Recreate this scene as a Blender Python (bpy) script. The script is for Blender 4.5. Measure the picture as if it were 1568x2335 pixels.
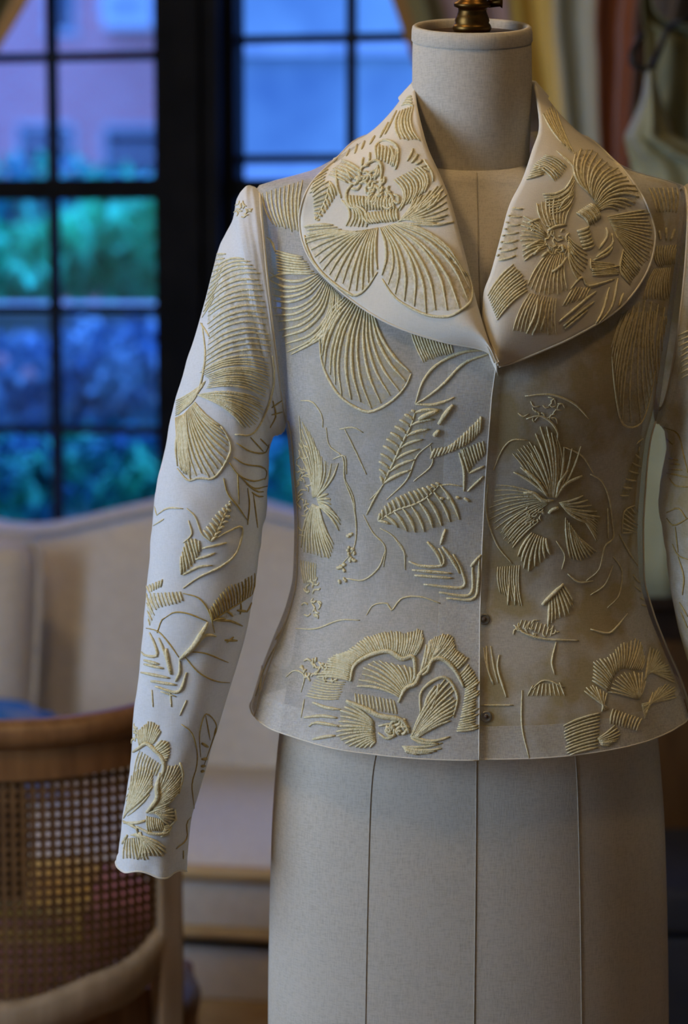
import bpy, bmesh, math, random
import numpy as np
from mathutils import Vector, Matrix, noise
from mathutils.bvhtree import BVHTree

for _o in list(bpy.data.objects):
    bpy.data.objects.remove(_o, do_unlink=True)
scene = bpy.context.scene
COL = scene.collection
random.seed(7)
PI = math.pi

# ------------------------------------------------------------------ camera
IMW, IMH = 1568.0, 2335.0
SENSOR = 23.7
LENS = 50.0
FPX = LENS / SENSOR * IMH
CAMD, CAMZ, CAMX = 1.97, 1.31, -0.1176
PITCH = math.radians(6.0)
cam_d = bpy.data.cameras.new('camera')
cam = bpy.data.objects.new('camera', cam_d)
COL.objects.link(cam)
cam.location = (CAMX, -CAMD, CAMZ)
cam.rotation_euler = (math.radians(90) - PITCH, 0, 0)
cam_d.sensor_fit = 'VERTICAL'
cam_d.sensor_height = SENSOR
cam_d.sensor_width = SENSOR
cam_d.lens = LENS
cam_d.clip_start = 0.05
cam_d.clip_end = 200
cam_d.dof.use_dof = True
cam_d.dof.focus_distance = 1.87
cam_d.dof.aperture_fstop = 2.6
scene.camera = cam

# ------------------------------------------------------------------ view, world, lights
vs = scene.view_settings
scene.display_settings.display_device = 'sRGB'
vs.view_transform = 'Standard'
vs.look = 'None'
vs.exposure = 0.0
vs.gamma = 1.0
vs.use_curve_mapping = False
scene.cycles.transparent_max_bounces = 16

world = bpy.data.worlds.new('world')
scene.world = world
world.use_nodes = True
_bg = world.node_tree.nodes['Background']
_bg.inputs['Color'].default_value = (0.105, 0.29, 1.0, 1)
_bg.inputs['Strength'].default_value = 4.0


def area_light(name, loc, target, sx, sy, power, color):
    d = bpy.data.lights.new(name, 'AREA')
    d.shape = 'RECTANGLE'
    d.size, d.size_y = sx, sy
    d.energy = power
    d.color = color
    o = bpy.data.objects.new(name, d)
    COL.objects.link(o)
    o.location = loc
    o.rotation_euler = (Vector(target) - Vector(loc)).to_track_quat('-Z', 'Y').to_euler()
    return o


# pale daylight through the side window in the left wall (behind and left of the camera)
area_light('side_window_daylight', (-2.28, -1.05, 1.55), (0.0, -0.75, 1.2), 1.3, 1.5, 35, (0.80, 0.95, 0.97))


# ------------------------------------------------------------------ pixel helpers (reading positions off the picture)
def ray(px, py):
    u = (px - IMW / 2) / FPX
    v = (IMH / 2 - py) / FPX
    c, s = math.cos(PITCH), math.sin(PITCH)
    return Vector((u, c + v * s, -s + v * c))


CAMP = Vector((CAMX, -CAMD, CAMZ))


def P(px, py, Y=0.0):
    d = ray(px, py)
    return CAMP + d * ((Y + CAMD) / d.y)


def cr(pts, n):
    """Catmull-Rom resample of a polyline (any dimension), n samples."""
    a = np.array([list(p) for p in pts], float)
    if len(a) == 1:
        return np.repeat(a, n, 0)
    if len(a) == 2:
        t = np.linspace(0, 1, n)[:, None]
        return a[0] * (1 - t) + a[1] * t
    e = np.vstack([2 * a[0] - a[1], a, 2 * a[-1] - a[-2]])
    seg = np.linalg.norm(np.diff(a[:, :2] if a.shape[1] > 2 else a, axis=0), axis=1)
    cum = np.concatenate([[0], np.cumsum(seg)])
    if cum[-1] < 1e-9:
        return np.repeat(a[:1], n, 0)
    out = []
    for s in np.linspace(0, cum[-1], n):
        k = int(min(max(np.searchsorted(cum, s, 'right') - 1, 0), len(seg) - 1))
        t = (s - cum[k]) / max(seg[k], 1e-9)
        p0, p1, p2, p3 = e[k], e[k + 1], e[k + 2], e[k + 3]
        out.append(0.5 * ((2 * p1) + (-p0 + p2) * t + (2 * p0 - 5 * p1 + 4 * p2 - p3) * t * t
                          + (-p0 + 3 * p1 - 3 * p2 + p3) * t ** 3))
    return np.array(out)


# ------------------------------------------------------------------ object helpers
ORG = {}


def mesh_obj(name, verts, faces, mat, parent=None, smooth=True, local=False):
    me = bpy.data.meshes.new(name)
    o = bpy.data.objects.new(name, me)
    COL.objects.link(o)
    org = Vector((0, 0, 0))
    if parent is not None:
        o.parent = parent
        org = ORG.get(parent.name, Vector((0, 0, 0)))
    if local:
        me.from_pydata([tuple(v) for v in verts], [], [tuple(f) for f in faces])
    else:
        me.from_pydata([(v[0] - org[0], v[1] - org[1], v[2] - org[2]) for v in verts], [], [tuple(f) for f in faces])
    ORG[o.name] = org
    me.update()
    if smooth:
        me.polygons.foreach_set('use_smooth', [True] * len(me.polygons))
    if mat is not None:
        me.materials.append(mat)
    return o


def fix_normals(o):
    bm = bmesh.new()
    bm.from_mesh(o.data)
    bmesh.ops.recalc_face_normals(bm, faces=bm.faces)
    bm.to_mesh(o.data)
    bm.free()
    return o


def thing(name, label, cat, loc=(0, 0, 0), rz=0.0, group=None):
    o = bpy.data.objects.new(name, None)
    COL.objects.link(o)
    o.location = loc
    o.rotation_euler = (0, 0, rz)
    o.empty_display_size = 0.1
    o['label'] = label
    o['category'] = cat
    if group:
        o['group'] = group
    ORG[o.name] = Vector(loc)
    return o


def tag(o, label, cat, group=None):
    o['label'] = label
    o['category'] = cat
    if group:
        o['group'] = group
    return o


def struct(o):
    o['kind'] = 'structure'
    return o


class MB:
    """collects shapes into one mesh"""

    def __init__(self):
        self.v, self.f = [], []

    def add(self, v, f):
        b = len(self.v)
        self.v += [tuple(p) for p in v]
        self.f += [tuple(i + b for i in q) for q in f]

    def box(self, x0, x1, y0, y1, z0, z1):
        v = [(x, y, z) for z in (z0, z1) for y in (y0, y1) for x in (x0, x1)]
        self.add(v, [(0, 2, 3, 1), (4, 5, 7, 6), (0, 1, 5, 4), (2, 6, 7, 3), (0, 4, 6, 2), (1, 3, 7, 5)])

    def tube(self, pts, r, n=8, cap=True, flat=1.0, up=None):
        pts = [Vector(p) for p in pts]
        m = len(pts)
        rr = list(r) if hasattr(r, '__len__') else [r] * m
        v, f = [], []
        side = None
        for i, p in enumerate(pts):
            t = (pts[min(i + 1, m - 1)] - pts[max(i - 1, 0)])
            t = t.normalized() if t.length > 1e-12 else Vector((0, 0, 1))
            if up is not None:
                s = t.cross(Vector(up[i] if isinstance(up, list) else up))
                s = s if s.length > 1e-6 else t.orthogonal()
            elif side is None:
                s = t.orthogonal()
            else:
                s = side - t * side.dot(t)
                if s.length < 1e-6:
                    s = t.orthogonal()
            s.normalize()
            side = s
            b = s.cross(t).normalized()
            for k in range(n):
                a = 2 * PI * k / n
                v.append(p + s * (math.cos(a) * rr[i]) + b * (math.sin(a) * rr[i] * flat))
        for i in range(m - 1):
            for k in range(n):
                k2 = (k + 1) % n
                f.append((i * n + k, i * n + k2, (i + 1) * n + k2, (i + 1) * n + k))
        if cap:
            f.append(tuple(range(n - 1, -1, -1)))
            f.append(tuple((m - 1) * n + k for k in range(n)))
        self.add(v, f)

    def lathe(self, prof, c=(0, 0), n=32, sx=1.0, sy=1.0):
        v, f = [], []
        for (r, z) in prof:
            for k in range(n):
                a = 2 * PI * k / n
                v.append((c[0] + r * sx * math.cos(a), c[1] + r * sy * math.sin(a), z))
        for i in range(len(prof) - 1):
            for k in range(n):
                k2 = (k + 1) % n
                f.append((i * n + k, i * n + k2, (i + 1) * n + k2, (i + 1) * n + k))
        f.append(tuple(range(n - 1, -1, -1)))
        f.append(tuple((len(prof) - 1) * n + k for k in range(n)))
        self.add(v, f)

    def grid(self, rows, wrap=False):
        n = len(rows[0])
        v = [p for r in rows for p in r]
        f = []
        for i in range(len(rows) - 1):
            for k in range(n if wrap else n - 1):
                k2 = (k + 1) % n
                f.append((i * n + k, i * n + k2, (i + 1) * n + k2, (i + 1) * n + k))
        self.add(v, f)

    def obj(self, name, mat, parent=None, smooth=True, local=False, normals=False):
        o = mesh_obj(name, self.v, self.f, mat, parent, smooth, local)
        if normals:
            fix_normals(o)
        return o


def bevel(o, w=0.004, seg=2):
    m = o.modifiers.new('bevel', 'BEVEL')
    m.width = w
    m.segments = seg
    m.limit_method = 'ANGLE'
    return o


def solid(o, t, off=0.0):
    m = o.modifiers.new('solidify', 'SOLIDIFY')
    m.thickness = t
    m.offset = off
    return o


# ------------------------------------------------------------------ materials
def new_mat(name):
    m = bpy.data.materials.new(name)
    m.use_nodes = True
    return m, m.node_tree.nodes, m.node_tree.links, m.node_tree.nodes['Principled BSDF']


def mat(name, c1, c2=None, scale=20.0, rough=0.7, metal=0.0, bump=0.0, bscale=None, stretch=(1, 1, 1), detail=4,
        sheen=0.0, spec=0.5, lo=0.35, hi=0.65):
    m, N, L, B = new_mat(name)
    B.inputs['Roughness'].default_value = rough
    B.inputs['Metallic'].default_value = metal
    B.inputs['Specular IOR Level'].default_value = spec
    if sheen:
        B.inputs['Sheen Weight'].default_value = sheen
    tc = N.new('ShaderNodeTexCoord')
    mp = N.new('ShaderNodeMapping')
    mp.inputs['Scale'].default_value = stretch
    L.new(tc.outputs['Object'], mp.inputs['Vector'])
    nz = N.new('ShaderNodeTexNoise')
    nz.inputs['Scale'].default_value = scale
    nz.inputs['Detail'].default_value = detail
    L.new(mp.outputs['Vector'], nz.inputs['Vector'])
    rp = N.new('ShaderNodeValToRGB')
    rp.color_ramp.elements[0].position = lo
    rp.color_ramp.elements[1].position = hi
    rp.color_ramp.elements[0].color = (*c1, 1)
    rp.color_ramp.elements[1].color = (*(c2 or c1), 1)
    L.new(nz.outputs['Fac'], rp.inputs['Fac'])
    L.new(rp.outputs['Color'], B.inputs['Base Color'])
    if bump:
        n2 = N.new('ShaderNodeTexNoise')
        n2.inputs['Scale'].default_value = bscale or scale * 3
        n2.inputs['Detail'].default_value = 3
        L.new(mp.outputs['Vector'], n2.inputs['Vector'])
        bp = N.new('ShaderNodeBump')
        bp.inputs['Strength'].default_value = bump
        bp.inputs['Distance'].default_value = 0.002
        L.new(n2.outputs['Fac'], bp.inputs['Height'])
        L.new(bp.outputs['Normal'], B.inputs['Normal'])
    return m


def weave_mat(name, base, dark, rough=0.9, thread=900.0, alpha=0.0, slub=0.5, transl=0.0, goldnoise=None):
    """linen / organza: crossed thread noise, optional see-through share and thread-coloured haze"""
    m, N, L, B = new_mat(name)
    B.inputs['Roughness'].default_value = rough
    B.inputs['Specular IOR Level'].default_value = 0.2
    tc = N.new('ShaderNodeTexCoord')
    outs = []
    for st in ((1, 1, 0.14), (0.16, 0.16, 1.0)):
        mp = N.new('ShaderNodeMapping')
        mp.inputs['Scale'].default_value = st
        L.new(tc.outputs['Object'], mp.inputs['Vector'])
        nz = N.new('ShaderNodeTexNoise')
        nz.inputs['Scale'].default_value = thread
        nz.inputs['Detail'].default_value = 3
        L.new(mp.outputs['Vector'], nz.inputs['Vector'])
        outs.append(nz)
    ad = N.new('ShaderNodeMath')
    ad.operation = 'ADD'
    L.new(outs[0].outputs['Fac'], ad.inputs[0])
    L.new(outs[1].outputs['Fac'], ad.inputs[1])
    big = N.new('ShaderNodeTexNoise')
    big.inputs['Scale'].default_value = 9
    big.inputs['Detail'].default_value = 3
    L.new(tc.outputs['Object'], big.inputs['Vector'])
    a2 = N.new('ShaderNodeMath')
    a2.operation = 'MULTIPLY_ADD'
    a2.inputs[1].default_value = 0.35
    L.new(big.outputs['Fac'], a2.inputs[0])
    L.new(ad.outputs[0], a2.inputs[2])
    rp = N.new('ShaderNodeValToRGB')
    rp.color_ramp.elements[0].position = 0.62
    rp.color_ramp.elements[1].position = 0.62 + slub
    rp.color_ramp.elements[0].color = (*dark, 1)
    rp.color_ramp.elements[1].color = (*base, 1)
    sc = N.new('ShaderNodeMath')
    sc.operation = 'MULTIPLY'
    sc.inputs[1].default_value = 0.78
    L.new(a2.outputs[0], sc.inputs[0])
    L.new(sc.outputs[0], rp.inputs['Fac'])
    col = rp.outputs['Color']
    if goldnoise:
        gn = N.new('ShaderNodeTexNoise')
        gn.inputs['Scale'].default_value = 24
        gn.inputs['Detail'].default_value = 5
        L.new(tc.outputs['Object'], gn.inputs['Vector'])
        gr = N.new('ShaderNodeValToRGB')
        gr.color_ramp.elements[0].position = 0.44
        gr.color_ramp.elements[1].position = 0.60
        gr.color_ramp.elements[0].color = (0, 0, 0, 1)
        gr.color_ramp.elements[1].color = (goldnoise[3],) * 3 + (1,)
        L.new(gn.outputs['Fac'], gr.inputs['Fac'])
        mx = N.new('ShaderNodeMix')
        mx.data_type = 'RGBA'
        L.new(gr.outputs['Color'], mx.inputs[0])
        L.new(col, mx.inputs[6])
        mx.inputs[7].default_value = (*goldnoise[:3], 1)
        col = mx.outputs[2]
    L.new(col, B.inputs['Base Color'])
    bp = N.new('ShaderNodeBump')
    bp.inputs['Strength'].default_value = 0.25
    bp.inputs['Distance'].default_value = 0.0006
    L.new(ad.outputs[0], bp.inputs['Height'])
    L.new(bp.outputs['Normal'], B.inputs['Normal'])
    surf = B.outputs['BSDF']
    out = N['Material Output']
    if transl > 0:
        tl = N.new('ShaderNodeBsdfTranslucent')
        L.new(col, tl.inputs['Color'])
        ms = N.new('ShaderNodeMixShader')
        ms.inputs['Fac'].default_value = transl
        L.new(surf, ms.inputs[1])
        L.new(tl.outputs[0], ms.inputs[2])
        surf = ms.outputs[0]
    if alpha > 0:
        tr = N.new('ShaderNodeBsdfTransparent')
        ms = N.new('ShaderNodeMixShader')
        # the open weave: holes between threads
        th = N.new('ShaderNodeMapRange')
        th.inputs['From Min'].default_value = 0.8
        th.inputs['From Max'].default_value = 1.2
        th.inputs['To Min'].default_value = min(1.0, alpha * 1.2)
        th.inputs['To Max'].default_value = alpha * 0.8
        L.new(ad.outputs[0], th.inputs['Value'])
        L.new(th.outputs[0], ms.inputs['Fac'])
        L.new(surf, ms.inputs[1])
        L.new(tr.outputs[0], ms.inputs[2])
        surf = ms.outputs[0]
    L.new(surf, out.inputs['Surface'])
    return m


def sheer_mat(name, color, alpha):
    m, N, L, B = new_mat(name)
    B.inputs['Base Color'].default_value = (*color, 1)
    B.inputs['Roughness'].default_value = 0.6
    B.inputs['Specular IOR Level'].default_value = 0.2
    tc = N.new('ShaderNodeTexCoord')
    nz = N.new('ShaderNodeTexNoise')
    nz.inputs['Scale'].default_value = 260
    nz.inputs['Detail'].default_value = 4
    L.new(tc.outputs['Object'], nz.inputs['Vector'])
    mr = N.new('ShaderNodeMapRange')
    mr.inputs['From Min'].default_value = 0.35
    mr.inputs['From Max'].default_value = 0.65
    mr.inputs['To Min'].default_value = min(1, alpha + 0.2)
    mr.inputs['To Max'].default_value = max(0, alpha - 0.2)
    L.new(nz.outputs['Fac'], mr.inputs['Value'])
    tr = N.new('ShaderNodeBsdfTransparent')
    ms = N.new('ShaderNodeMixShader')
    L.new(mr.outputs[0], ms.inputs['Fac'])
    L.new(B.outputs[0], ms.inputs[1])
    L.new(tr.outputs[0], ms.inputs[2])
    L.new(ms.outputs[0], N['Material Output'].inputs['Surface'])
    return m


def glass_mat():
    m, N, L, B = new_mat('window_glass')
    tr = N.new('ShaderNodeBsdfTransparent')
    tr.inputs['Color'].default_value = (0.95, 0.97, 1.0, 1)
    gl = N.new('ShaderNodeBsdfGlossy')
    gl.inputs['Roughness'].default_value = 0.03
    nz = N.new('ShaderNodeTexNoise')
    nz.inputs['Scale'].default_value = 6
    bp = N.new('ShaderNodeBump')
    bp.inputs['Strength'].default_value = 0.05
    L.new(nz.outputs['Fac'], bp.inputs['Height'])
    L.new(bp.outputs['Normal'], gl.inputs['Normal'])
    ms = N.new('ShaderNodeMixShader')
    ms.inputs['Fac'].default_value = 0.0012
    L.new(tr.outputs[0], ms.inputs[1])
    L.new(gl.outputs[0], ms.inputs[2])
    L.new(ms.outputs[0], N['Material Output'].inputs['Surface'])
    return m


def brick_mat():
    m, N, L, B = new_mat('brick_facade')
    B.inputs['Roughness'].default_value = 0.9
    tc = N.new('ShaderNodeTexCoord')
    sp = N.new('ShaderNodeSeparateXYZ')
    L.new(tc.outputs['Object'], sp.inputs[0])
    cb = N.new('ShaderNodeCombineXYZ')
    L.new(sp.outputs['X'], cb.inputs['X'])
    L.new(sp.outputs['Z'], cb.inputs['Y'])
    bk = N.new('ShaderNodeTexBrick')
    bk.inputs['Scale'].default_value = 1.0
    bk.inputs['Brick Width'].default_value = 0.22
    bk.inputs['Row Height'].default_value = 0.075
    bk.inputs['Mortar Size'].default_value = 0.008
    bk.inputs['Color1'].default_value = (0.90, 0.24, 0.21, 1)
    bk.inputs['Color2'].default_value = (0.95, 0.32, 0.28, 1)
    bk.inputs['Mortar'].default_value = (0.6, 0.5, 0.45, 1)
    L.new(cb.outputs[0], bk.inputs['Vector'])
    L.new(bk.outputs['Color'], B.inputs['Base Color'])
    return m


def stripe_mat(name, stops):
    """woven stripes across the width of a drape (UV x)"""
    m, N, L, B = new_mat(name)
    B.inputs['Roughness'].default_value = 0.45
    B.inputs['Sheen Weight'].default_value = 0.3
    uv = N.new('ShaderNodeUVMap')
    sp = N.new('ShaderNodeSeparateXYZ')
    L.new(uv.outputs['UV'], sp.inputs[0])
    rp = N.new('ShaderNodeValToRGB')
    rp.color_ramp.interpolation = 'LINEAR'
    el = rp.color_ramp.elements
    el[0].position = 0.0
    el[0].color = (*stops[0][1], 1)
    el[1].position = 1.0
    el[1].color = (*stops[-1][1], 1)
    for i in range(1, len(stops)):
        p = stops[i][0]
        e = el.new(max(p - 0.008, 0.001))
        e.color = (*stops[i - 1][1], 1)
        e = el.new(p + 0.008)
        e.color = (*stops[i][1], 1)
    L.new(sp.outputs['X'], rp.inputs['Fac'])
    L.new(rp.outputs['Color'], B.inputs['Base Color'])
    return m


M = {}
M['linen'] = weave_mat('linen_form', (0.60, 0.55, 0.46), (0.46, 0.42, 0.345), thread=1000, slub=0.5)
M['organza'] = weave_mat('ivory_organza', (0.82, 0.79, 0.73), (0.74, 0.71, 0.65), thread=1300, alpha=0.40, transl=0.25, slub=0.5,
                         goldnoise=(0.64, 0.52, 0.26, 0.2))
M['organza_sleeve'] = weave_mat('ivory_organza_sleeve', (0.85, 0.86, 0.86), (0.80, 0.81, 0.80), thread=1300, alpha=0.10, transl=0.10)
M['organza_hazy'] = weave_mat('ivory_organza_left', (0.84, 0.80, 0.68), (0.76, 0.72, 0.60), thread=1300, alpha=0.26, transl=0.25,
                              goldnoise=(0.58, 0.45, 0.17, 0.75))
M['organza_double'] = weave_mat('ivory_organza_doubled', (0.88, 0.82, 0.69), (0.83, 0.77, 0.64), thread=1300, alpha=0.0, transl=0.12)
M['facing'] = weave_mat('ivory_organza_facing', (0.86, 0.83, 0.77), (0.80, 0.77, 0.70), thread=1300, alpha=0.55, transl=0.15)
M['cord'] = mat('gold_cord', (0.70, 0.59, 0.31), (0.86, 0.77, 0.50), scale=350, rough=0.5, metal=0.0, bump=0.5, bscale=900, spec=0.5)
M['cord_thin'] = mat('gold_thread', (0.42, 0.29, 0.08), (0.58, 0.44, 0.17), scale=350, rough=0.5, metal=0.1, spec=0.4)
M['fill'] = sheer_mat('gold_thread_fill', (0.72, 0.59, 0.30), 0.80)
M['seam'] = mat('seam_thread', (0.36, 0.31, 0.24), (0.44, 0.39, 0.31), scale=200)
M['brass'] = mat('aged_brass', (0.10, 0.05, 0.014), (0.24, 0.135, 0.035), scale=30, rough=0.38, metal=1.0)
M['capdark'] = mat('dark_cap_wood', (0.06, 0.03, 0.015), (0.1, 0.055, 0.03), scale=20, rough=0.5)
M['snap'] = mat('snap_metal', (0.30, 0.28, 0.24), (0.4, 0.38, 0.33), scale=60, rough=0.4, metal=0.6)
M['black'] = mat('black_frame', (0.006, 0.007, 0.010), (0.010, 0.011, 0.014), scale=12, rough=0.8, spec=0.08)
M['blackiron'] = mat('black_hanger', (0.004, 0.004, 0.004), (0.010, 0.010, 0.010), scale=20, rough=0.5)
M['muntin'] = mat('dark_muntin', (0.012, 0.016, 0.026), (0.02, 0.026, 0.04), scale=12, rough=0.8, spec=0.08)
M['glass'] = glass_mat()
M['wall'] = mat('warm_plaster', (0.12, 0.10, 0.075), (0.15, 0.125, 0.095), scale=4, rough=0.9, bump=0.1)
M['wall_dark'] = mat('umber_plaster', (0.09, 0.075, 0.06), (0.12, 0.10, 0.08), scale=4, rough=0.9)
M['ceiling'] = mat('ceiling_plaster', (0.20, 0.175, 0.14), (0.23, 0.20, 0.16), scale=3, rough=0.95)
M['floor'] = mat('floor_base', (0.10, 0.05, 0.02), (0.12, 0.06, 0.03), scale=8)
M['plank'] = mat('oak_plank', (0.26, 0.14, 0.055), (0.38, 0.22, 0.10), scale=5, rough=0.4, stretch=(1, 8, 1), bump=0.1)
M['sofa'] = mat('cream_upholstery', (0.61, 0.58, 0.53), (0.67, 0.64, 0.59), scale=60, rough=0.9, bump=0.2, bscale=600, sheen=0.2)
M['sofa_cushion'] = mat('cream_cushion', (0.56, 0.52, 0.45), (0.61, 0.57, 0.50), scale=60, rough=0.9, bump=0.2, bscale=600)
M['goldwood'] = mat('gilded_wood', (0.42, 0.29, 0.13), (0.55, 0.40, 0.20), scale=12, rough=0.5, stretch=(1, 6, 6))
M['bluecushion'] = mat('blue_floral_cushion', (0.02, 0.16, 0.52), (0.42, 0.40, 0.55), scale=11, rough=0.8, lo=0.42, hi=0.72, detail=5)
M['chairwood'] = mat('walnut_chair_wood', (0.17, 0.075, 0.024), (0.24, 0.115, 0.042), scale=10, rough=0.4, stretch=(6, 6, 1))
M['chairpale'] = mat('pale_chair_wood', (0.27, 0.18, 0.10), (0.36, 0.25, 0.15), scale=10, rough=0.5, stretch=(6, 6, 1))  # paler tone for the bottom rail and the right post
M['cane'] = mat('woven_cane', (0.12, 0.055, 0.016), (0.18, 0.09, 0.03), scale=40, rough=0.5)
M['seatpink'] = mat('pink_seat_fabric', (0.66, 0.28, 0.30), (0.76, 0.38, 0.38), scale=14, rough=0.8)
M['seatyellow'] = mat('yellow_seat_fabric', (0.85, 0.58, 0.10), (0.90, 0.68, 0.2), scale=14, rough=0.8)
M['brownleather'] = mat('dark_brown_leather', (0.035, 0.018, 0.01), (0.06, 0.03, 0.016), scale=20, rough=0.5)
M['green'] = mat('pale_green_silk', (0.25, 0.255, 0.145), (0.30, 0.305, 0.18), scale=10, rough=0.55, sheen=0.2)
M['green_shaded'] = mat('shaded_green_silk', (0.16, 0.155, 0.075), (0.20, 0.19, 0.10), scale=10, rough=0.7)  # darker copy of the green silk, carries the shade inside the dress
M['cabinet'] = mat('dark_cabinet_wood', (0.018, 0.010, 0.007), (0.030, 0.017, 0.010), scale=8, rough=0.4, stretch=(6, 6, 1))
M['cabdoor'] = mat('brown_cabinet_wood', (0.10, 0.045, 0.014), (0.15, 0.07, 0.022), scale=8, rough=0.4, stretch=(6, 6, 1))
M['trunkfab'] = mat('navy_chest_fabric', (0.012, 0.013, 0.018), (0.02, 0.021, 0.028), scale=14, rough=0.7)
M['brick'] = brick_mat()
M['stucco'] = mat('pale_stucco', (0.17, 0.21, 0.25), (0.40, 0.44, 0.40), scale=0.9, rough=0.95, detail=3)
M['winglass_dark'] = mat('dark_house_window', (0.03, 0.035, 0.05), (0.06, 0.07, 0.09), scale=2, rough=0.2)
M['whitepaint'] = mat('white_paint', (0.75, 0.75, 0.75), (0.8, 0.8, 0.8), scale=5, rough=0.6)
M['stone'] = mat('garden_stone', (0.42, 0.42, 0.44), (0.58, 0.56, 0.55), scale=5, rough=0.9)
M['leaf'] = mat('bright_leaf', (0.02, 0.34, 0.10), (0.10, 0.92, 0.45), scale=5, rough=0.7, spec=0.1, lo=0.42, hi=0.58)
M['leaf_dark'] = mat('deep_leaf', (0.01, 0.16, 0.30), (0.05, 0.72, 0.34), scale=6, rough=0.6, lo=0.42, hi=0.60)
M['leaf_pale'] = mat('silver_leaf', (0.01, 0.16, 0.32), (0.34, 0.62, 0.70), scale=7, rough=0.6, lo=0.44, hi=0.62)
M['flower'] = mat('pink_petal', (0.85, 0.42, 0.42), (0.95, 0.6, 0.55), scale=9, rough=0.6)
M['bark'] = mat('bark', (0.08, 0.06, 0.05), (0.12, 0.09, 0.07), scale=9)
M['soil'] = mat('garden_soil', (0.10, 0.16, 0.12), (0.2, 0.28, 0.22), scale=3, rough=0.95)
STR = [(0, (0.30, 0.17, 0.05)), (0.05, (0.16, 0.15, 0.05)), (0.16, (0.36, 0.25, 0.24)), (0.39, (0.66, 0.47, 0.10)),
       (0.54, (0.40, 0.41, 0.32)), (0.685, (0.24, 0.055, 0.005)), (0.82, (0.16, 0.085, 0.07)), (0.89, (0.08, 0.06, 0.045))]
M['stripes'] = stripe_mat('striped_silk', STR)
M['shade'] = mat('lamp_shade', (0.8, 0.7, 0.5), (0.85, 0.75, 0.55), scale=20)

# ================================================================== the room
YAW = math.radians(10)
WO = Vector((-0.418, 2.33, 0.0))
WU = Vector((math.cos(YAW), -math.sin(YAW), 0))
WN = Vector((math.sin(YAW), math.cos(YAW), 0))      # pointing outdoors


def Wp(u, w, z):
    return WO + WU * u + WN * w + Vector((0, 0, z))


def wall_uz(px, py, w=0.0):
    d = ray(px, py)
    t = (WO + WN * w - CAMP).dot(WN) / d.dot(WN)
    p = CAMP + d * t
    return (p - WO).dot(WU), p.z


class WB(MB):
    def wbox(self, u0, u1, w0, w1, z0, z1):
        v = [Wp(u, w, z) for z in (z0, z1) for w in (w0, w1) for u in (u0, u1)]
        self.add(v, [(0, 2, 3, 1), (4, 5, 7, 6), (0, 1, 5, 4), (2, 6, 7, 3), (0, 4, 6, 2), (1, 3, 7, 5)])


XL, XR, YF, ZC = -2.4, 1.5, -3.3, 2.9
uL = (XL - WO.x) / WU.x
uR = (XR - WO.x) / WU.x
yL, yR = Wp(uL, 0, 0).y, Wp(uR, 0, 0).y

U = lambda px, py=650: wall_uz(px, py)[0]
Z = lambda px, py: wall_uz(px, py)[1]
w1_l, w1_r = U(-432), U(374)
w2_l, w2_r = U(507), U(1352)
zsill = Z(200, 1290)
zhead = 2.42
# floor with boards
b = MB()
b.box(XL - .2, XR + .2, YF - .2, 2.9, -0.10, -0.022)
floor = struct(b.obj('floor', M['floor'], smooth=False))
pw = 0.118
k = 0
xx = XL
while xx < XR - 0.01:
    cuts = [YF, YF + 1.3 + (k * 0.77) % 1.9, YF + 3.6 + (k * 0.53) % 1.7, 2.72]
    x1 = min(xx + pw - 0.003, XR)
    for a, c in zip(cuts[:-1], cuts[1:]):
        b = MB()
        b.box(xx, x1, a + .001, c - .002, -0.022, 0.0)
        b.obj('plank', M['plank'], floor, smooth=False)
    xx += pw
    k += 1
b = MB()
b.box(XL - .2, XR + .2, YF - .2, 2.95, ZC, ZC + .1)
struct(b.obj('ceiling', M['ceiling'], smooth=False))
# back wall, the window openings left free
b = WB()
b.wbox(uL - .2, w1_l, 0, .14, 0, ZC)
b.wbox(w2_r, uR + .2, 0, .14, 0, ZC)
b.wbox(w1_l, w2_r, 0, .14, 0, zsill)
b.wbox(w1_l, w2_r, 0, .14, zhead, ZC)
struct(b.obj('wall_back', M['wall'], smooth=False))
b = WB()
b.wbox(w1_r, w2_l, -.03, .16, zsill, zhead)
b.wbox(w1_r + .035, w2_l - .035, -.045, -.03, zsill, zhead)
struct(b.obj('trim_1', M['black'], smooth=False))
b = WB()
b.wbox(w1_l - .05, w2_r + .05, -.06, .0, zsill - .03, zsill)
struct(b.obj('trim_2', M['black'], smooth=False))
b = WB()
b.wbox(uL, uR, -.018, 0, 0, .12)
struct(b.obj('baseboard_back', M['whitepaint'], smooth=False))
# side walls, wall behind the camera
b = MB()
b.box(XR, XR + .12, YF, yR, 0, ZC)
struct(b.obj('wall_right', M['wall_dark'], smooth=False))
b = MB()
b.box(XL, XR, YF - .12, YF, 0, ZC)
struct(b.obj('wall_front', M['wall'], smooth=False))
b = MB()
ly0, ly1, lz0, lz1 = -1.75, -0.35, 0.75, 2.35
b.box(XL - .12, XL, YF, ly0, 0, ZC)
b.box(XL - .12, XL, ly1, yL, 0, ZC)
b.box(XL - .12, XL, ly0, ly1, 0, lz0)
b.box(XL - .12, XL, ly0, ly1, lz1, ZC)
struct(b.obj('wall_left', M['wall'], smooth=False))


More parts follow.
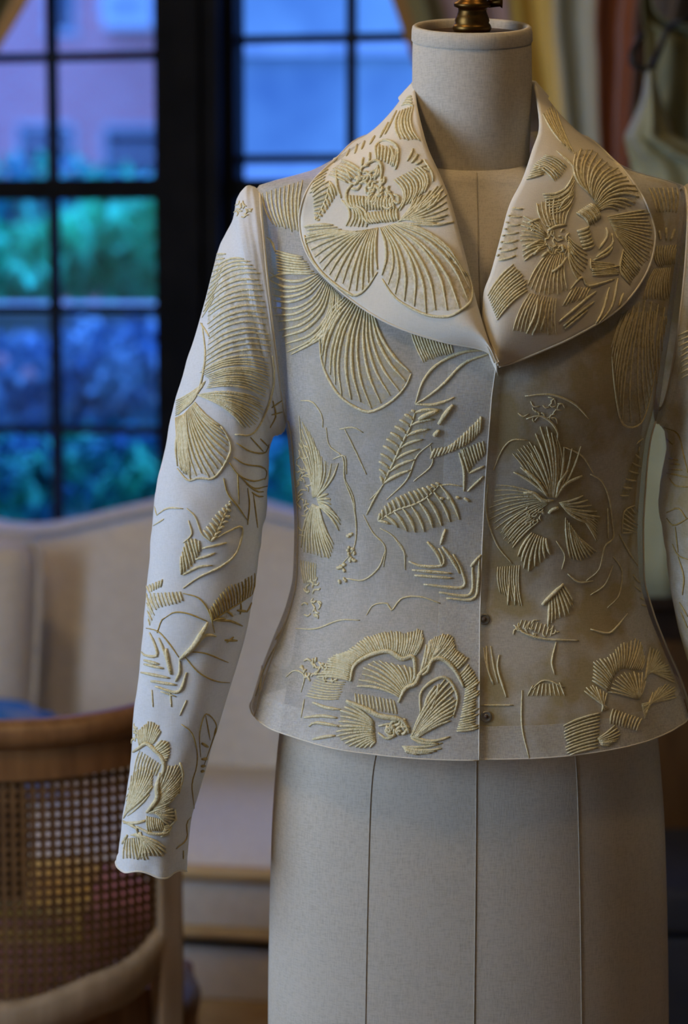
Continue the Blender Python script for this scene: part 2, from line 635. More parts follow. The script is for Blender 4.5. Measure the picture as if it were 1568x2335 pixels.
def sash_window(name, u0, u1, vert, horiz, rails, lower_h):
    """black frame with sash bars; vert = bar u's, horiz = bar z's, rails = thick rail (z0, z1)"""
    b = WB()
    fw = .022
    b.wbox(u0, u0 + fw, .02, .11, zsill, zhead)
    b.wbox(u1 - fw, u1, .02, .11, zsill, zhead)
    b.wbox(u0, u1, .02, .11, zsill, zsill + .03)
    b.wbox(u0, u1, .02, .11, zhead - .03, zhead)
    fr = struct(b.obj(name, M['black'], smooth=False))
    for (r0, r1) in rails:
        b = WB()
        b.wbox(u0 + fw, u1 - fw, .03, .085, r0, r1)
        b.obj('meeting_rail', M['black'], fr, smooth=False)
    hs = sorted(horiz)
    for h in hs:
        b = WB()
        b.wbox(u0 + fw, u1 - fw, .045, .07, h - .008, h + .008)
        b.obj('muntin', M['muntin'], fr, smooth=False)
    zs = sorted([zsill + .03] + [r for rr in rails for r in rr] + [zhead - .03])
    spans = [(zs[i], zs[i + 1]) for i in range(0, len(zs), 2)]
    for (a, c) in spans:
        for u in vert:
            b = WB()
            b.wbox(u - .009, u + .009, .044, .071, a, c)
            b.obj('muntin', M['muntin'], fr, smooth=False)
        hz = [a] + [h for h in hs if a < h < c] + [c]
        us = [u0 + fw] + sorted(vert) + [u1 - fw]
        for i in range(len(hz) - 1):
            for j in range(len(us) - 1):
                b = WB()
                b.wbox(us[j], us[j + 1], .056, .059, hz[i], hz[i + 1])
                b.obj('pane', M['glass'], fr, smooth=False)
    return fr


mr0, mr1 = Z(200, 452), Z(200, 405)
h705, h985 = Z(200, 706), Z(200, 985)
pitch1 = h705 - h985
sash_window('window_1', w1_l, w1_r, [U(106), U(-160)],
            [Z(200, 122), Z(200, 122) + pitch1, h705, h985], [(mr0, mr1)], 0)
r0, r1 = Z(640, 447), Z(640, 405)
z82, z358 = Z(650, 82), Z(650, 358)
p2 = z82 - z358
sash_window('window_2', w2_l, w2_r, [U(790), U(1072)],
            [z82, z358, z82 + p2, r0 - p2, r0 - 2 * p2], [(r0, r1)], 0)

# side window in the left wall (lights the front of the jacket)
b = MB()
b.box(XL - .10, XL - .02, ly0, ly0 + .05, lz0, lz1)
b.box(XL - .10, XL - .02, ly1 - .05, ly1, lz0, lz1)
b.box(XL - .10, XL - .02, ly0, ly1, lz0, lz0 + .05)
b.box(XL - .10, XL - .02, ly0, ly1, lz1 - .05, lz1)
w3 = struct(b.obj('window_3', M['black'], smooth=False))
b = MB()
b.box(XL - .08, XL - .05, ly0 + .05, ly1 - .05, (lz0 + lz1) / 2 - .02, (lz0 + lz1) / 2 + .02)
b.obj('meeting_rail', M['black'], w3, smooth=False)
for z0, z1 in ((lz0 + .05, (lz0 + lz1) / 2 - .02), ((lz0 + lz1) / 2 + .02, lz1 - .05)):
    b = MB()
    b.box(XL - .066, XL - .063, ly0 + .05, ly1 - .05, z0, z1)
    b.obj('pane', M['glass'], w3, smooth=False)


# warm ceiling lamps, one of them an added fill
def ceiling_lamp(x, y, power, label):
    t = thing('ceiling_lamp', label, 'lamp', (x, y, ZC), group=None)
    b = MB()
    b.lathe([(.05, 0), (.06, -.01), (.055, -.03), (.012, -.035), (.012, -.16), (.02, -.165)], n=24)
    b.obj('canopy', M['brass'], t, local=True, normals=True)
    b = MB()
    rows = []
    for r, z in ((.02, -.16), (.08, -.175), (.13, -.21), (.15, -.26)):
        rows.append([(r * math.cos(a), r * math.sin(a), z) for a in np.linspace(0, 2 * PI, 33)[:-1]])
    b.grid(rows, wrap=True)
    solid(b.obj('lamp_shade', M['shade'], t, local=True), .003)
    d = bpy.data.lights.new('lamp_bulb', 'POINT')
    d.energy = power
    d.color = (1.0, 0.70, 0.34)
    d.shadow_soft_size = 0.09
    o = bpy.data.objects.new('lamp_bulb', d)
    COL.objects.link(o)
    o.parent = t
    o.location = (0, 0, -.30)
    return t


ceiling_lamp(-0.75, -0.55, 17, 'warm ceiling lamp with a pale shade above the jacket')
ceiling_lamp(0.42, -0.62, 6.5, 'added warm fill lamp with a pale shade to the right of the jacket')  # unseen lamp added to fill the right front panel with warm light
ceiling_lamp(-1.2, 1.35, 13, 'warm ceiling lamp with a pale shade above the sofa')

# ================================================================== outdoors
b = MB()
b.box(-14, 12, 2.9, 34, -.5, -.35)
struct(b.obj('garden_ground', M['soil'], smooth=False))


def house_window(parent, x0, x1, z0, z1, yf):
    b = MB()
    b.box(x0 - .06, x1 + .06, yf - .05, yf + .02, z0 - .08, z0)
    b.box(x0 - .04, x0 + .02, yf - .03, yf + .02, z0, z1)
    b.box(x1 - .02, x1 + .04, yf - .03, yf + .02, z0, z1)
    b.box(x0, x1, yf - .03, yf + .02, z1 - .04, z1 + .03)
    b.box(x0, x1, yf - .03, yf + .02, (z0 + z1) / 2 - .02, (z0 + z1) / 2 + .02)
    w = b.obj('window', M['stone'], parent, smooth=False)
    b = MB()
    b.box(x0, x1, yf - .012, yf + .01, z0, z1)
    b.obj('pane', M['winglass_dark'], w, smooth=False)
    return w


YB = 24.0
bt = thing('brick_house', 'brick house with dark windows seen through the left window', 'building', (-5.6, YB, -.35))
b = MB()
b.box(-10, -1.95, YB, YB + 3, -.35, 13)
b.obj('wall', M['brick'], bt, smooth=False)


def px_at(px, py, Y):
    p = P(px, py, Y)
    return p.x, p.z


for (xa, ya, xb, yb) in ((45, 365, 165, 285), (240, 420, 375, 288), (110, 68, 165, -120), (235, 20, 345, -140),
                         (-130, 365, -30, 285), (-130, 68, -30, -120)):
    x0, z0 = px_at(xa, ya, YB)
    x1, z1 = px_at(xb, yb, YB)
    house_window(bt, x0, x1, z0, z1, YB)
x0, z0 = px_at(236, 66, YB - .3)
x1, z1 = px_at(345, -25, YB - .3)
ac = thing('air_conditioner', 'white air conditioner sticking out of a brick house window', 'air conditioner', ((x0 + x1) / 2, YB - .3, z0))
b = MB()
b.box(x0, x1, YB - .42, YB + .1, z0, z1)
bevel(b.obj('casing', M['whitepaint'], ac, smooth=False), .02)
for i in range(5):
    zz = z0 + (z1 - z0) * (.3 + .12 * i)
    b = MB()
    b.box(x0 + .08, x1 - .12, YB - .435, YB - .42, zz, zz + .02)
    b.obj('grille_slat', M['stone'], ac, smooth=False)

YS = 20.0
st = thing('stucco_house', 'pale stucco house filling the view through the right window', 'building', (2, YS, -.35))
b = MB()
b.box(-1.85, 9, YS, YS + 3, -.35, 13)
b.obj('wall', M['stucco'], st, smooth=False)
for py in (112, 400):
    zz = px_at(700, py, YS)[1]
    b = MB()
    b.box(-1.9, 9, YS - .12, YS, zz - .06, zz + .06)
    b.obj('string_course', M['stone'], st, smooth=False)
for (xa, ya, xb, yb) in ((640, 330, 720, 200), (860, 330, 920, 200)):
    pass


def shrub(name, label, c, r, n, size, m, group=None, seed=1):
    rnd = random.Random(seed)
    t = thing(name, label, 'shrub', (c[0], c[1], -.35), group=group)
    b = MB()
    b.tube([(c[0], c[1], -.36), (c[0] + .03, c[1], c[2] - r[2] * .2), (c[0], c[1], c[2] + r[2] * .3)], [.05, .035, .015], 7)
    b.obj('stem', M['bark'], t)
    v, f = [], []
    for i in range(n):
        d = Vector((rnd.gauss(0, 1), rnd.gauss(0, 1), rnd.gauss(0, 1))).normalized() * (rnd.random() ** .4)
        bump = 1 + .22 * noise.noise(d * 2.3 + Vector((seed, 0, 0)))
        p = Vector((c[0] + d.x * r[0] * bump, c[1] + d.y * r[1] * bump, c[2] + d.z * r[2] * bump))
        q = Matrix.Rotation(rnd.uniform(0, 6.28), 3, 'Z') @ Matrix.Rotation(rnd.uniform(-1.1, 1.1), 3, 'X')
        s = size * rnd.uniform(.6, 1.3)
        k = len(v)
        for (lx, ly, lz) in ((0, -1, 0), (.45, -.1, .12), (0, 1, -.1), (-.45, -.1, .12)):
            v.append(p + q @ Vector((lx * s, ly * s, lz * s)))
        f.append((k, k + 1, k + 2, k + 3))
    o = mesh_obj('foliage', v, f, m, t, smooth=False)
    return t


def at(px, py, Y):
    p = P(px, py, Y)
    return (p.x, p.y, p.z)


G = 'shrubs in the garden outside'
shrub('leafy_bush', 'bright green leafy bush behind the garden wall', at(285, 580, 6.2), (.36, .4, .22), 1500, .05, M['leaf'], G, 3)
shrub('leafy_bush', 'round bright green bush beside the pale garden wall', at(20, 610, 6.0), (.26, .4, .16), 900, .05, M['leaf'], G, 4)
shrub('leafy_bush', 'deep green bush rising before the brick house', at(60, 452, 9.5), (.8, .6, .20), 900, .07, M['leaf_dark'], G, 5)
shrub('silver_bush', 'silvery blue bush below the garden wall', at(240, 850, 4.6), (.34, .35, .16), 1500, .035, M['leaf_pale'], G, 6)
shrub('silver_bush', 'pale grey bush with pink flowers near the left window', at(30, 900, 4.5), (.22, .3, .18), 900, .035, M['leaf_pale'], G, 7)
shrub('low_shrub', 'dark green low shrub just outside the left window', at(270, 1075, 4.0), (.28, .3, .13), 1300, .035, M['leaf_dark'], G, 8)
shrub('low_shrub', 'deep blue green shrub with small leaves beside the sill', at(40, 1100, 3.9), (.18, .25, .13), 800, .035, M['leaf_dark'], G, 9)
shrub('low_shrub', 'dark shrub seen between the sleeve and the jacket', at(640, 1080, 4.2), (.26, .3, .16), 1000, .035, M['leaf_dark'], G, 10)
shrub('leafy_bush', 'tall green bush behind the middle of the right window', at(700, 640, 7), (.75, .5, .26), 1200, .06, M['leaf_dark'], G, 12)
for i, (px, py) in enumerate(((5, 822), (66, 853), (-40, 870))):
    c = at(px, py, 4.27)
    b = MB()
    for a in range(6):
        an = a * PI / 3
        pts = [(c[0] + math.cos(an) * .016 * tt, c[1] - .01 - .01 * math.sin(tt * 3), c[2] + math.sin(an) * .016 * tt) for tt in (0, .6, 1.2)]
        b.tube(pts, [.004, .009, .003], 6)
    tag(b.obj('garden_flower', M['flower']), ('small pink flower high on the pale bush', 'small pink flower beside the window bar on the pale bush', 'lowest pink flower on the pale bush')[i], 'flower', 'pink flowers on the pale bush')
# low garden wall: pale coping over dark stone
gw = thing('garden_wall', 'low stone garden wall with a pale coping', 'garden wall', at(200, 740, 5.2))
b = MB()
z1 = at(200, 712, 5.2)[2]
b.box(-5, 3, 5.2, 5.45, -.35, z1)
b.obj('wall_body', M['soil'], gw, smooth=False)
b = MB()
b.box(-5, 3, 5.12, 5.5, z1, z1 + .03)
b.obj('coping', M['whitepaint'], gw, smooth=False)

# ================================================================== sofa
SA = -YAW
so = thing('camelback_sofa', 'cream camelback sofa with gilded wood rail under the windows', 'sofa', tuple(Wp(-.25, -.50, 0)), SA)


_st = []
for (px_, py_) in ((-700, 1230), (-450, 1140), (-300, 1135), (-200, 1150), (-80, 1190), (0, 1205), (75, 1207), (130, 1199), (179, 1189), (268, 1167), (348, 1149), (420, 1139), (490, 1136),
                   (560, 1146), (612, 1162), (670, 1178), (800, 1204), (950, 1215), (1200, 1190), (1500, 1180)):
    d_ = ray(px_, py_)
    pl_ = Vector(Wp(-.25, -.50, 0)) + WN * .235
    t_ = (pl_ - CAMP).dot(WN) / d_.dot(WN)
    q_ = CAMP + d_ * t_
    _st.append(((q_ - pl_).dot(WU), q_.z))


def sofa_top(x):
    # serpentine top line of the back
    return float(np.interp(x, [q[0] for q in _st], [q[1] for q in _st])) - .012


# local axes: x along the sofa, -y towards the room
rows = []
NXS = 90
for j in range(15):
    t = j / 14
    row = []
    for i in range(NXS):
        x = -1.05 + 1.89 * i / (NXS - 1)
        top = sofa_top(x)
        z = .36 + (top - .36) * t
        y = .10 + .12 * t + .028 * abs(math.sin(x * 17)) * math.sin(PI * t) ** .5 * .45 - .02 * math.sin(PI * t)
        if t > .9:
            y += (t - .9) * .35
        row.append((x, y, z))
    rows.append(row)
# roll over the top and down the rear
for dy, dz in ((.035, .012), (.075, .008), (.10, -.02), (.11, -.10), (.11, -.45)):
    rows.append([(x, rows[14][i][1] + dy, max(rows[14][i][2] + dz, .3)) for i, (x, y, z) in enumerate(rows[14])])
b = MB()
b.grid(rows)
solid(b.obj('backrest', M['sofa'], so, local=True, normals=True), .012)
b = MB()
b.tube([(x, .232, sofa_top(x) + .006) for x in np.linspace(-1.05, .84, 60)], .008, 8)
b.obj('piping', M['sofa'], so, local=True)
rows = []
prof = [(-.515, .33), (-.535, .36), (-.53, .405), (-.495, .425), (-.25, .435), (.1, .43), (.13, .40), (.13, .33)]
for (y, z) in prof:
    rows.append([(x, y, z + (.006 * math.sin(x * 3) if z > .4 else 0)) for x in np.linspace(-1.0, .80, 40)])
b = MB()
b.grid(rows)
b.obj('seat', M['sofa'], so, local=True, normals=True)
for zc, rr in ((.418, .013), (.325, .011)):
    b = MB()
    b.tube([(x, -.547, zc) for x in np.linspace(-1.04, .84, 20)], rr, 8)
    b.obj('gilded_moulding', M['goldwood'], so, local=True)
b = MB()
b.box(-1.04, .84, -.543, -.50, .315, .41)
b.obj('front_rail', M['sofa_cushion'], so, smooth=False, local=True)
b = MB()
b.box(-1.04, .84, -.49, .2, .28, .315)
b.obj('underframe_shade', M['cabinet'], so, smooth=False, local=True)  # near-black box put in as the shade below the seat rail
b = MB()
b.box(-1.0, .80, -.525, -.50, .212, .292)
bevel(b.obj('added_base_panel', M['sofa_cushion'], so, smooth=False, local=True), .004)  # added panel for the light grey band under the seat
b = MB()
b.box(-1.0, .80, -.53, -.49, .10, .212)
bevel(b.obj('added_base_rail', M['goldwood'], so, smooth=False, local=True), .006)  # added rail for the brown floor tone under the sofa
for sxc in (-1.02, .82):
    b = MB()
    rows = []
    for t in np.linspace(0, 1, 12):
        y = -.53 + .7 * t
        rr = .075
        rows.append([(sxc + rr * math.cos(a), y, .58 + rr * math.sin(a)) for a in np.linspace(0, 2 * PI, 19)[:-1]])
    b.grid(rows, wrap=True)
    b.add(rows[0], [tuple(range(17, -1, -1))])
    b.add(rows[-1], [tuple(range(18))])
    b.box(sxc - .05, sxc + .05, -.50, .17, .3, .56)
    b.obj('arm', M['sofa'], so, local=True)
    for yy in (-.49, .12):
        b = MB()
        b.tube([(sxc * .96, yy, .30), (sxc * .965, yy - .01, .2), (sxc * .96, yy, .08), (sxc * .97, yy - .01, 0.0)], [.035, .03, .02, .025], 10)
        b.obj('leg', M['goldwood'], so, local=True)


def cushion(name, label, cat, c, w, h, d, rz, tilt, m, seed=0, power=.35):
    """soft pillow, standing on edge"""
    v, f = [], []
    n = 18
    for s in (1, -1):
        for i in range(n + 1):
            for j in range(n + 1):
                a, bb = -1 + 2 * i / n, -1 + 2 * j / n
                e = max(0.0, (1 - a ** 4) * (1 - bb ** 4)) ** power
                pin = 1 - (.05 + max(0, power - .4) * .7) * (abs(a) * abs(bb)) ** 4
                v.append(Vector((a * w / 2 * (pin), s * d / 2 * e + .006 * noise.noise(Vector((a * 3, bb * 3, seed))), bb * h / 2 * pin)))
    nn = (n + 1) ** 2
    for s in (0, 1):
        for i in range(n):
            for j in range(n):
                q = [s * nn + i * (n + 1) + j, s * nn + (i + 1) * (n + 1) + j, s * nn + (i + 1) * (n + 1) + j + 1, s * nn + i * (n + 1) + j + 1]
                f.append(tuple(q if s == 0 else q[::-1]))
    R_ = Matrix.Rotation(rz, 3, 'Z') @ Matrix.Rotation(tilt, 3, 'X')
    low = min((R_ @ p).z for p in v)
    t = thing(name, label, cat, (c[0], c[1], c[2]))
    vv = [R_ @ p + Vector((0, 0, -low)) for p in v]
    o = mesh_obj('cover', vv, f, m, t, local=True)
    bm = bmesh.new()
    bm.from_mesh(o.data)
    bmesh.ops.remove_doubles(bm, verts=bm.verts, dist=1e-4)
    bmesh.ops.recalc_face_normals(bm, faces=bm.faces)
    bm.to_mesh(o.data)
    bm.free()
    # piping round the edge
    loop = []
    for k in range(64):
        a = 2 * PI * k / 64
        ca, sa = math.cos(a), math.sin(a)
        mx = max(abs(ca), abs(sa))
        q = Vector((ca / mx * w / 2, 0, sa / mx * h / 2))
        q *= 1 - (.05 + max(0, power - .4) * .7) * (abs(ca / mx) * abs(sa / mx)) ** 4
        loop.append(R_ @ q + Vector((0, 0, -low)))
    loop.append(loop[0])
    b = MB()
    b.tube(loop, .006, 6)
    b.obj('piping', m, t, local=True)
    return t


cw = P(-195, 1700, 1.86)
cushion('sofa_cushion', 'plain cream square cushion leaning on the sofa back', 'cushion', (cw.x, 1.94, .44), .44, .42, .14, SA, -.22, M['sofa_cushion'], 1)
cb = P(-125, 1700, 1.70)
cushion('sofa_cushion', 'blue floral cushion on the sofa behind the cane chair', 'cushion', (cb.x, 1.64, .445), .42, .165, .15, SA + .1, -.45, M['bluecushion'], 2, .7)

# ================================================================== cane tub chair
CX, CY, CR = -0.525, 0.775, 0.245
ch = thing('cane_chair', 'walnut tub chair with woven cane back before the sofa', 'chair', (CX, CY, 0))


def cpt(phi, z, r=CR):
    return Vector((CX + r * math.sin(phi), CY - r * math.cos(phi), z))


PH = math.radians(49)
ztop = lambda phi: .784 + .012 * (abs(phi) / PH) ** 2
phs = np.linspace(-PH, PH, 40)
b = MB()
b.tube([cpt(p, ztop(p)) for p in phs], .019, 10, flat=.9)
b.obj('top_rail', M['chairwood'], ch)
b = MB()
rows = []
for p in phs:
    z1, z0 = ztop(p) - .012, ztop(p) - .055
    rows.append([cpt(p, z1, CR + .004), cpt(p, z0, CR + .004), cpt(p, z0, CR - .014), cpt(p, z1, CR - .014)])
b.grid(rows, wrap=True)
b.obj('rail_moulding', M['chairwood'], ch, smooth=False)


def zbot(p):
    a = abs(p) / PH
    return .476 - .016 * math.cos(p * 5.0) + .055 * max(0, (a - .62) / .38) ** 2.0


b = MB()
rows = []
for p in np.linspace(-PH, PH, 60):
    z1 = zbot(p)
    z0 = z1 - .054
    rows.append([cpt(p, z1, CR + .002), cpt(p, z1 - .010, CR + .012), cpt(p, z0 + .004, CR + .009), cpt(p, z0, CR - .004), cpt(p, z0, CR - .018), cpt(p, z1, CR - .014)])
b.grid(rows, wrap=True)
b.obj('bottom_rail', M['chairpale'], ch)
# posts run from the rail to the floor
for s in (-1, 1):
    c0 = cpt(s * (PH + .03), 0, CR)
    b = MB()
    rows = []
    for z, hw in ((0, .012), (.3, .0145), (.45, .0165), (.6, .016), (.78, .0145)):
        e = Vector((math.cos(.5 * s), math.sin(.5 * s), 0))
        g = Vector((-math.sin(.5 * s), math.cos(.5 * s), 0))
        sw = .05 * max(0, (.35 - z) / .35) ** 1.5
        cc = c0 + Vector((s * sw * .25, -sw * .2, z))
        rows.append([cc + e * hw + g * hw, cc - e * hw + g * hw, cc - e * hw - g * hw, cc + e * hw - g * hw])
    b.grid(rows, wrap=True)
    b.add(rows[-1], [(0, 1, 2, 3)])
    b.add(rows[0], [(3, 2, 1, 0)])
    bevel(b.obj('back_post', M['chairpale'] if s > 0 else M['chairwood'], ch, smooth=False, normals=True), .004)
    fl = (CX + s * .17, CY + .20)
    b = MB()
    b.tube([(fl[0], fl[1], .36), (fl[0] + s * .012, fl[1] + .012, .25), (fl[0], fl[1], .1), (fl[0] + s * .008, fl[1] + .01, 0)], [.026, .022, .014, .018], 10)
    b.obj('leg', M['chairwood'], ch)
b = MB()
rows = []
for p in np.linspace(-PH, PH, 40):
    rows.append([cpt(p, .445, CR - .022), cpt(p, .345, CR - .018), cpt(p, .345, CR - .036), cpt(p, .445, CR - .036)])
b.grid(rows, wrap=True)
b.obj('rear_apron', M['chairwood'], ch, smooth=False)
# seat frame
b = MB()
b.lathe([(.17, .385), (.212, .385), (.218, .37), (.212, .335), (.18, .33)], (CX, CY + .035), 40)
b.obj('seat_frame', M['chairwood'], ch, normals=True)
# cushion: pink with a yellow part
b = MB()
prof = [(.0, .385), (.17, .385), (.186, .40), (.192, .43), (.188, .462), (.175, .490), (.15, .517), (.08, .532), (.0, .535)]
b.lathe([(max(r, .001), z) for r, z in prof], (CX, CY + .035), 40)
seatc = b.obj('seat_cushion', M['seatpink'], ch, normals=True)
b = MB()
rows = []
for i in range(10):
    a0 = i / 9
    x = CX - .188 + .270 * a0
    half = math.sqrt(max(0.0004, .193 ** 2 - (x - CX) ** 2))
    rr = []
    for j in range(15):
        y = CY + .035 + half * (-1 + 2 * j / 14)
        r = math.hypot(x - CX, y - CY - .035)
        z = float(np.interp(r, [0, .08, .15, .175, .188, .192, .2], [.535, .532, .517, .490, .462, .43, .40])) + .003
        rr.append((x, y, z))
    rows.append(rr)
b.grid(rows)
b.obj('fabric_patch', M['seatyellow'], seatc)
# woven cane: pairs of uprights, pairs of rounds, two diagonals
b = MB()
step = .0118 / CR
zl0 = .46
phi = -PH + .01
cols = []
while phi < PH:
    cols.append(phi)
    phi += step


def strip(pts, half, off, zdir):
    v, f = [], []
    for (p, z) in pts:
        q = cpt(p, z, CR - .004 + off)
        if zdir:
            a = cpt(p - half / CR, z, CR - .004 + off)
            c = cpt(p + half / CR, z, CR - .004 + off)
        else:
            a = q - Vector((0, 0, half))
            c = q + Vector((0, 0, half))
        v += [a, c]
    for i in range(len(pts) - 1):
        f.append((2 * i, 2 * i + 1, 2 * i + 3, 2 * i + 2))
    b.add(v, f)


for p in cols:
    zb = zbot(p) - .02
    zt = ztop(p) - .04
    strip([(p, zb), (p, (zb + zt) / 2), (p, zt)], .0026, .0006, True)
z = .455
while z < .755:
    seg = [p for p in np.linspace(-PH, PH, 42) if zbot(p) - .02 < z]
    if len(seg) > 2:
        strip([(p, z) for p in seg], .0026, -.0006, False)
    z += .0118
for sg in (1, -1):
    c0 = -1.6
    while c0 < 1.9:
        pts = []
        for z in np.linspace(.455, .745, 18):
            p = c0 + sg * (z - .455) / CR
            if -PH < p < PH and zbot(p) - .02 < z:
                pts.append((p, z))
        if len(pts) > 1:
            strip(pts, .0014, .0014 * sg, True)
        c0 += step
cane = b.obj('cane_panel', M['cane'], ch, smooth=False)
solid(cane, .0008)
cushion('seat_pillow', 'dark brown pillow leaning inside the cane chair back', 'cushion', (CX - .085, CY - .085, .536), .18, .16, .05, .12, .12, M['brownleather'], 5, .4)

# ================================================================== drapes


def drape(name, label, edge, far, Ybase, amp, folds, tail_w, zb=0.02):
    t = thing(name, label, 'curtain', (0, 0, 0))
    NS, NR = 90, 50
    e = cr(edge, NR)
    g = cr(far, NR)
    rows, uvs = [], []
    for j in range(NR):
        row = []
        t_ = j / (NR - 1)
        for i in range(NS):
            s = i / (NS - 1)
            px = e[j][0] * (1 - s) + g[j][0] * s
            py = e[j][1] * (1 - s) + g[j][1] * s
            a = amp * (1 - .45 * t_)
            y = Ybase + a * math.sin(s * folds * 2 * PI) + .4 * a * math.sin(s * folds * 4.3 * PI + 1 + 2 * t_)
            row.append(P(px, py, y))
        rows.append(row)
    # below the tie the cloth falls to the floor
    last = rows[-1]
    cx = sum(p.x for p in last) / NS
    z0 = min(p.z for p in last)
    for j in range(1, 14):
        q = j / 13
        row = []
        for i, p in enumerate(last):
            s = i / (NS - 1)
            xx = cx + (s - .5) * tail_w * (.55 + .45 * q)
            w = min(1, q * 3)
            row.append(Vector((p.x * (1 - w) + xx * w, Ybase + .6 * amp * math.sin(s * folds * 2 * PI), p.z * (1 - q) + zb * q)))
        rows.append(row)
    b = MB()
    b.grid(rows)
    o = b.obj('cloth', M['stripes'], t)
    uv = o.data.uv_layers.new(name='UVMap')
    for poly in o.data.polygons:
        for li in poly.loop_indices:
            vi = o.data.loops[li].vertex_index
            uv.data[li].uv = ((vi % NS) / (NS - 1), (vi // NS) / len(rows))
    solid(o, .002)
    # tie band
    b = MB()
    k = NR - 2
    ring = rows[k]
    zz = sum(p.z for p in ring) / NS
    x0, x1 = min(p.x for p in ring), max(p.x for p in ring)
    pts = [Vector(((x0 + x1) / 2 + (x1 - x0) * .53 * math.cos(a), Ybase + amp * 1.3 * math.sin(a), zz + .03 * math.cos(a))) for a in np.linspace(0, 2 * PI, 33)]
    b.tube(pts, .012, 8)
    b.obj('tieback', M['goldwood'], t)
    return t


drape('striped_drape', 'striped silk drape of yellow, green and rust swept aside beside the green dress',
      [(800, -230), (893, 0), (945, 150), (1020, 330), (1150, 520), (1330, 720)],
      [(1640, -230), (1565, 0), (1545, 150), (1515, 330), (1490, 520), (1450, 720)], 2.08, .020, 7, .22)
drape('striped_drape', 'striped silk drape held back over the upper left window',
      [(190, -230), (65, 0), (0, 108), (-120, 300), (-260, 480), (-400, 640)],
      [(-760, -230), (-740, 0), (-720, 108), (-680, 300), (-620, 480), (-560, 640)], 2.33, .020, 7, .26)
b = WB()
rodz = P(800, -230, 1.93).z + .03
p0, p1 = Wp(-1.5, -.10, 2.56), Wp(1.5, -.10, 2.56)
t = thing('curtain_rod', 'black curtain rod above the windows', 'curtain rod', tuple(Wp(0, -.2, 2.5)))
b = MB()
b.tube([p0, p1], .012, 12)
b.obj('rod', M['black'], t)
for q in (p0, p1):
    b = MB()
    b.lathe([(.005, q.z - .03), (.022, q.z - .02), (.03, q.z), (.022, q.z + .02), (.005, q.z + .03)], (q.x, q.y), 16)
    b.obj('finial', M['black'], t)

# ================================================================== green dress on a hanger, right
GY = 1.20
gd = thing('green_dress', 'pale green sleeveless silk dress hanging on a black hanger', 'dress', tuple(P(1600, 1360, GY)))


def panel(rows_px, Yf, name, m, curve):
    """rows: (py, left px, right px)"""
    arr = cr([(r[1], r[2], r[0]) for r in rows_px], 60)
    rows = []
    for j, (l, r, py) in enumerate(arr):
        row = []
        for i in range(25):
            s = i / 24
            y = Yf + curve * (1 - (2 * s - 1) ** 2) + (.012 * math.sin(s * 19 + .5) * min(1, j / 25))
            row.append(P(l * (1 - s) + r * s, py, y))
        rows.append(row)
    b = MB()
    b.grid(rows)
    return solid(b.obj(name, m, gd), .002)


panel([(160, 1476, 1488), (185, 1470, 1494), (235, 1460, 1508), (285, 1436, 1528), (312, 1424, 1540), (345, 1430, 1620), (420, 1445, 1770),
       (700, 1452, 1765), (1000, 1440, 1780), (1362, 1425, 1800)], GY - .03, 'front_panel', M['green'], -.05)
panel([(-60, 1462, 1486), (40, 1466, 1510), (90, 1472, 1730), (200, 1468, 1736), (330, 1436, 1764), (700, 1455, 1765), (1362, 1428, 1798)],
      GY + .03, 'back_panel', M['green_shaded'], .03)
hg = thing('clothes_hanger', 'black wire hanger with a curled end holding the green dress', 'hanger', tuple(P(1600, 30, GY)))
b = MB()
pts = [(1466, 77, -.035), (1452, 101, -.04), (1438, 122, -.045), (1438, 141, -.045), (1452, 153, -.045), (1481, 156, -.04), (1500, 120, -.0), (1520, 70, .0), (1545, 50, -.02),
       (1568, 42, -.02), (1600, 30, -.01), (1650, 50, -.02), (1700, 75, -.02), (1730, 150, -.03), (1760, 150, -.03), (1765, 125, -.03), (1740, 90, -.03)]
c3 = [P(x, y, GY + w) for (x, y, w) in pts]
b.tube([Vector(q) for q in cr(c3, 90)], .0046, 8)
b.obj('arm_wire', M['blackiron'], hg)
b = MB()
top = P(1600, 30, GY)
hk = [top, top + Vector((0, 0, .06))] + [top + Vector((.022 * math.cos(a) - .0, 0, .085 + .022 * math.sin(a))) for a in np.linspace(-PI / 2, PI * .9, 12)]
b.tube(hk, .0028, 8)
b.obj('hook', M['blackiron'], hg)
rz_ = top.z + .1085
t = thing('garment_rail', 'black metal rail carrying the dress hanger', 'rail', (XR, GY, rz_))
b = MB()
b.tube([(.12, GY, rz_), (XR - .005, GY, rz_)], .010, 12)
b.obj('tube', M['black'], t)
b = MB()
b.tube([(XR - .02, GY, rz_), (XR, GY, rz_)], .035, 20)
b.obj('wall_flange', M['black'], t)
b = MB()
b.tube([(.45, GY, rz_), (.45, GY, ZC)], .006, 8)
b.obj('ceiling_stay', M['black'], t)

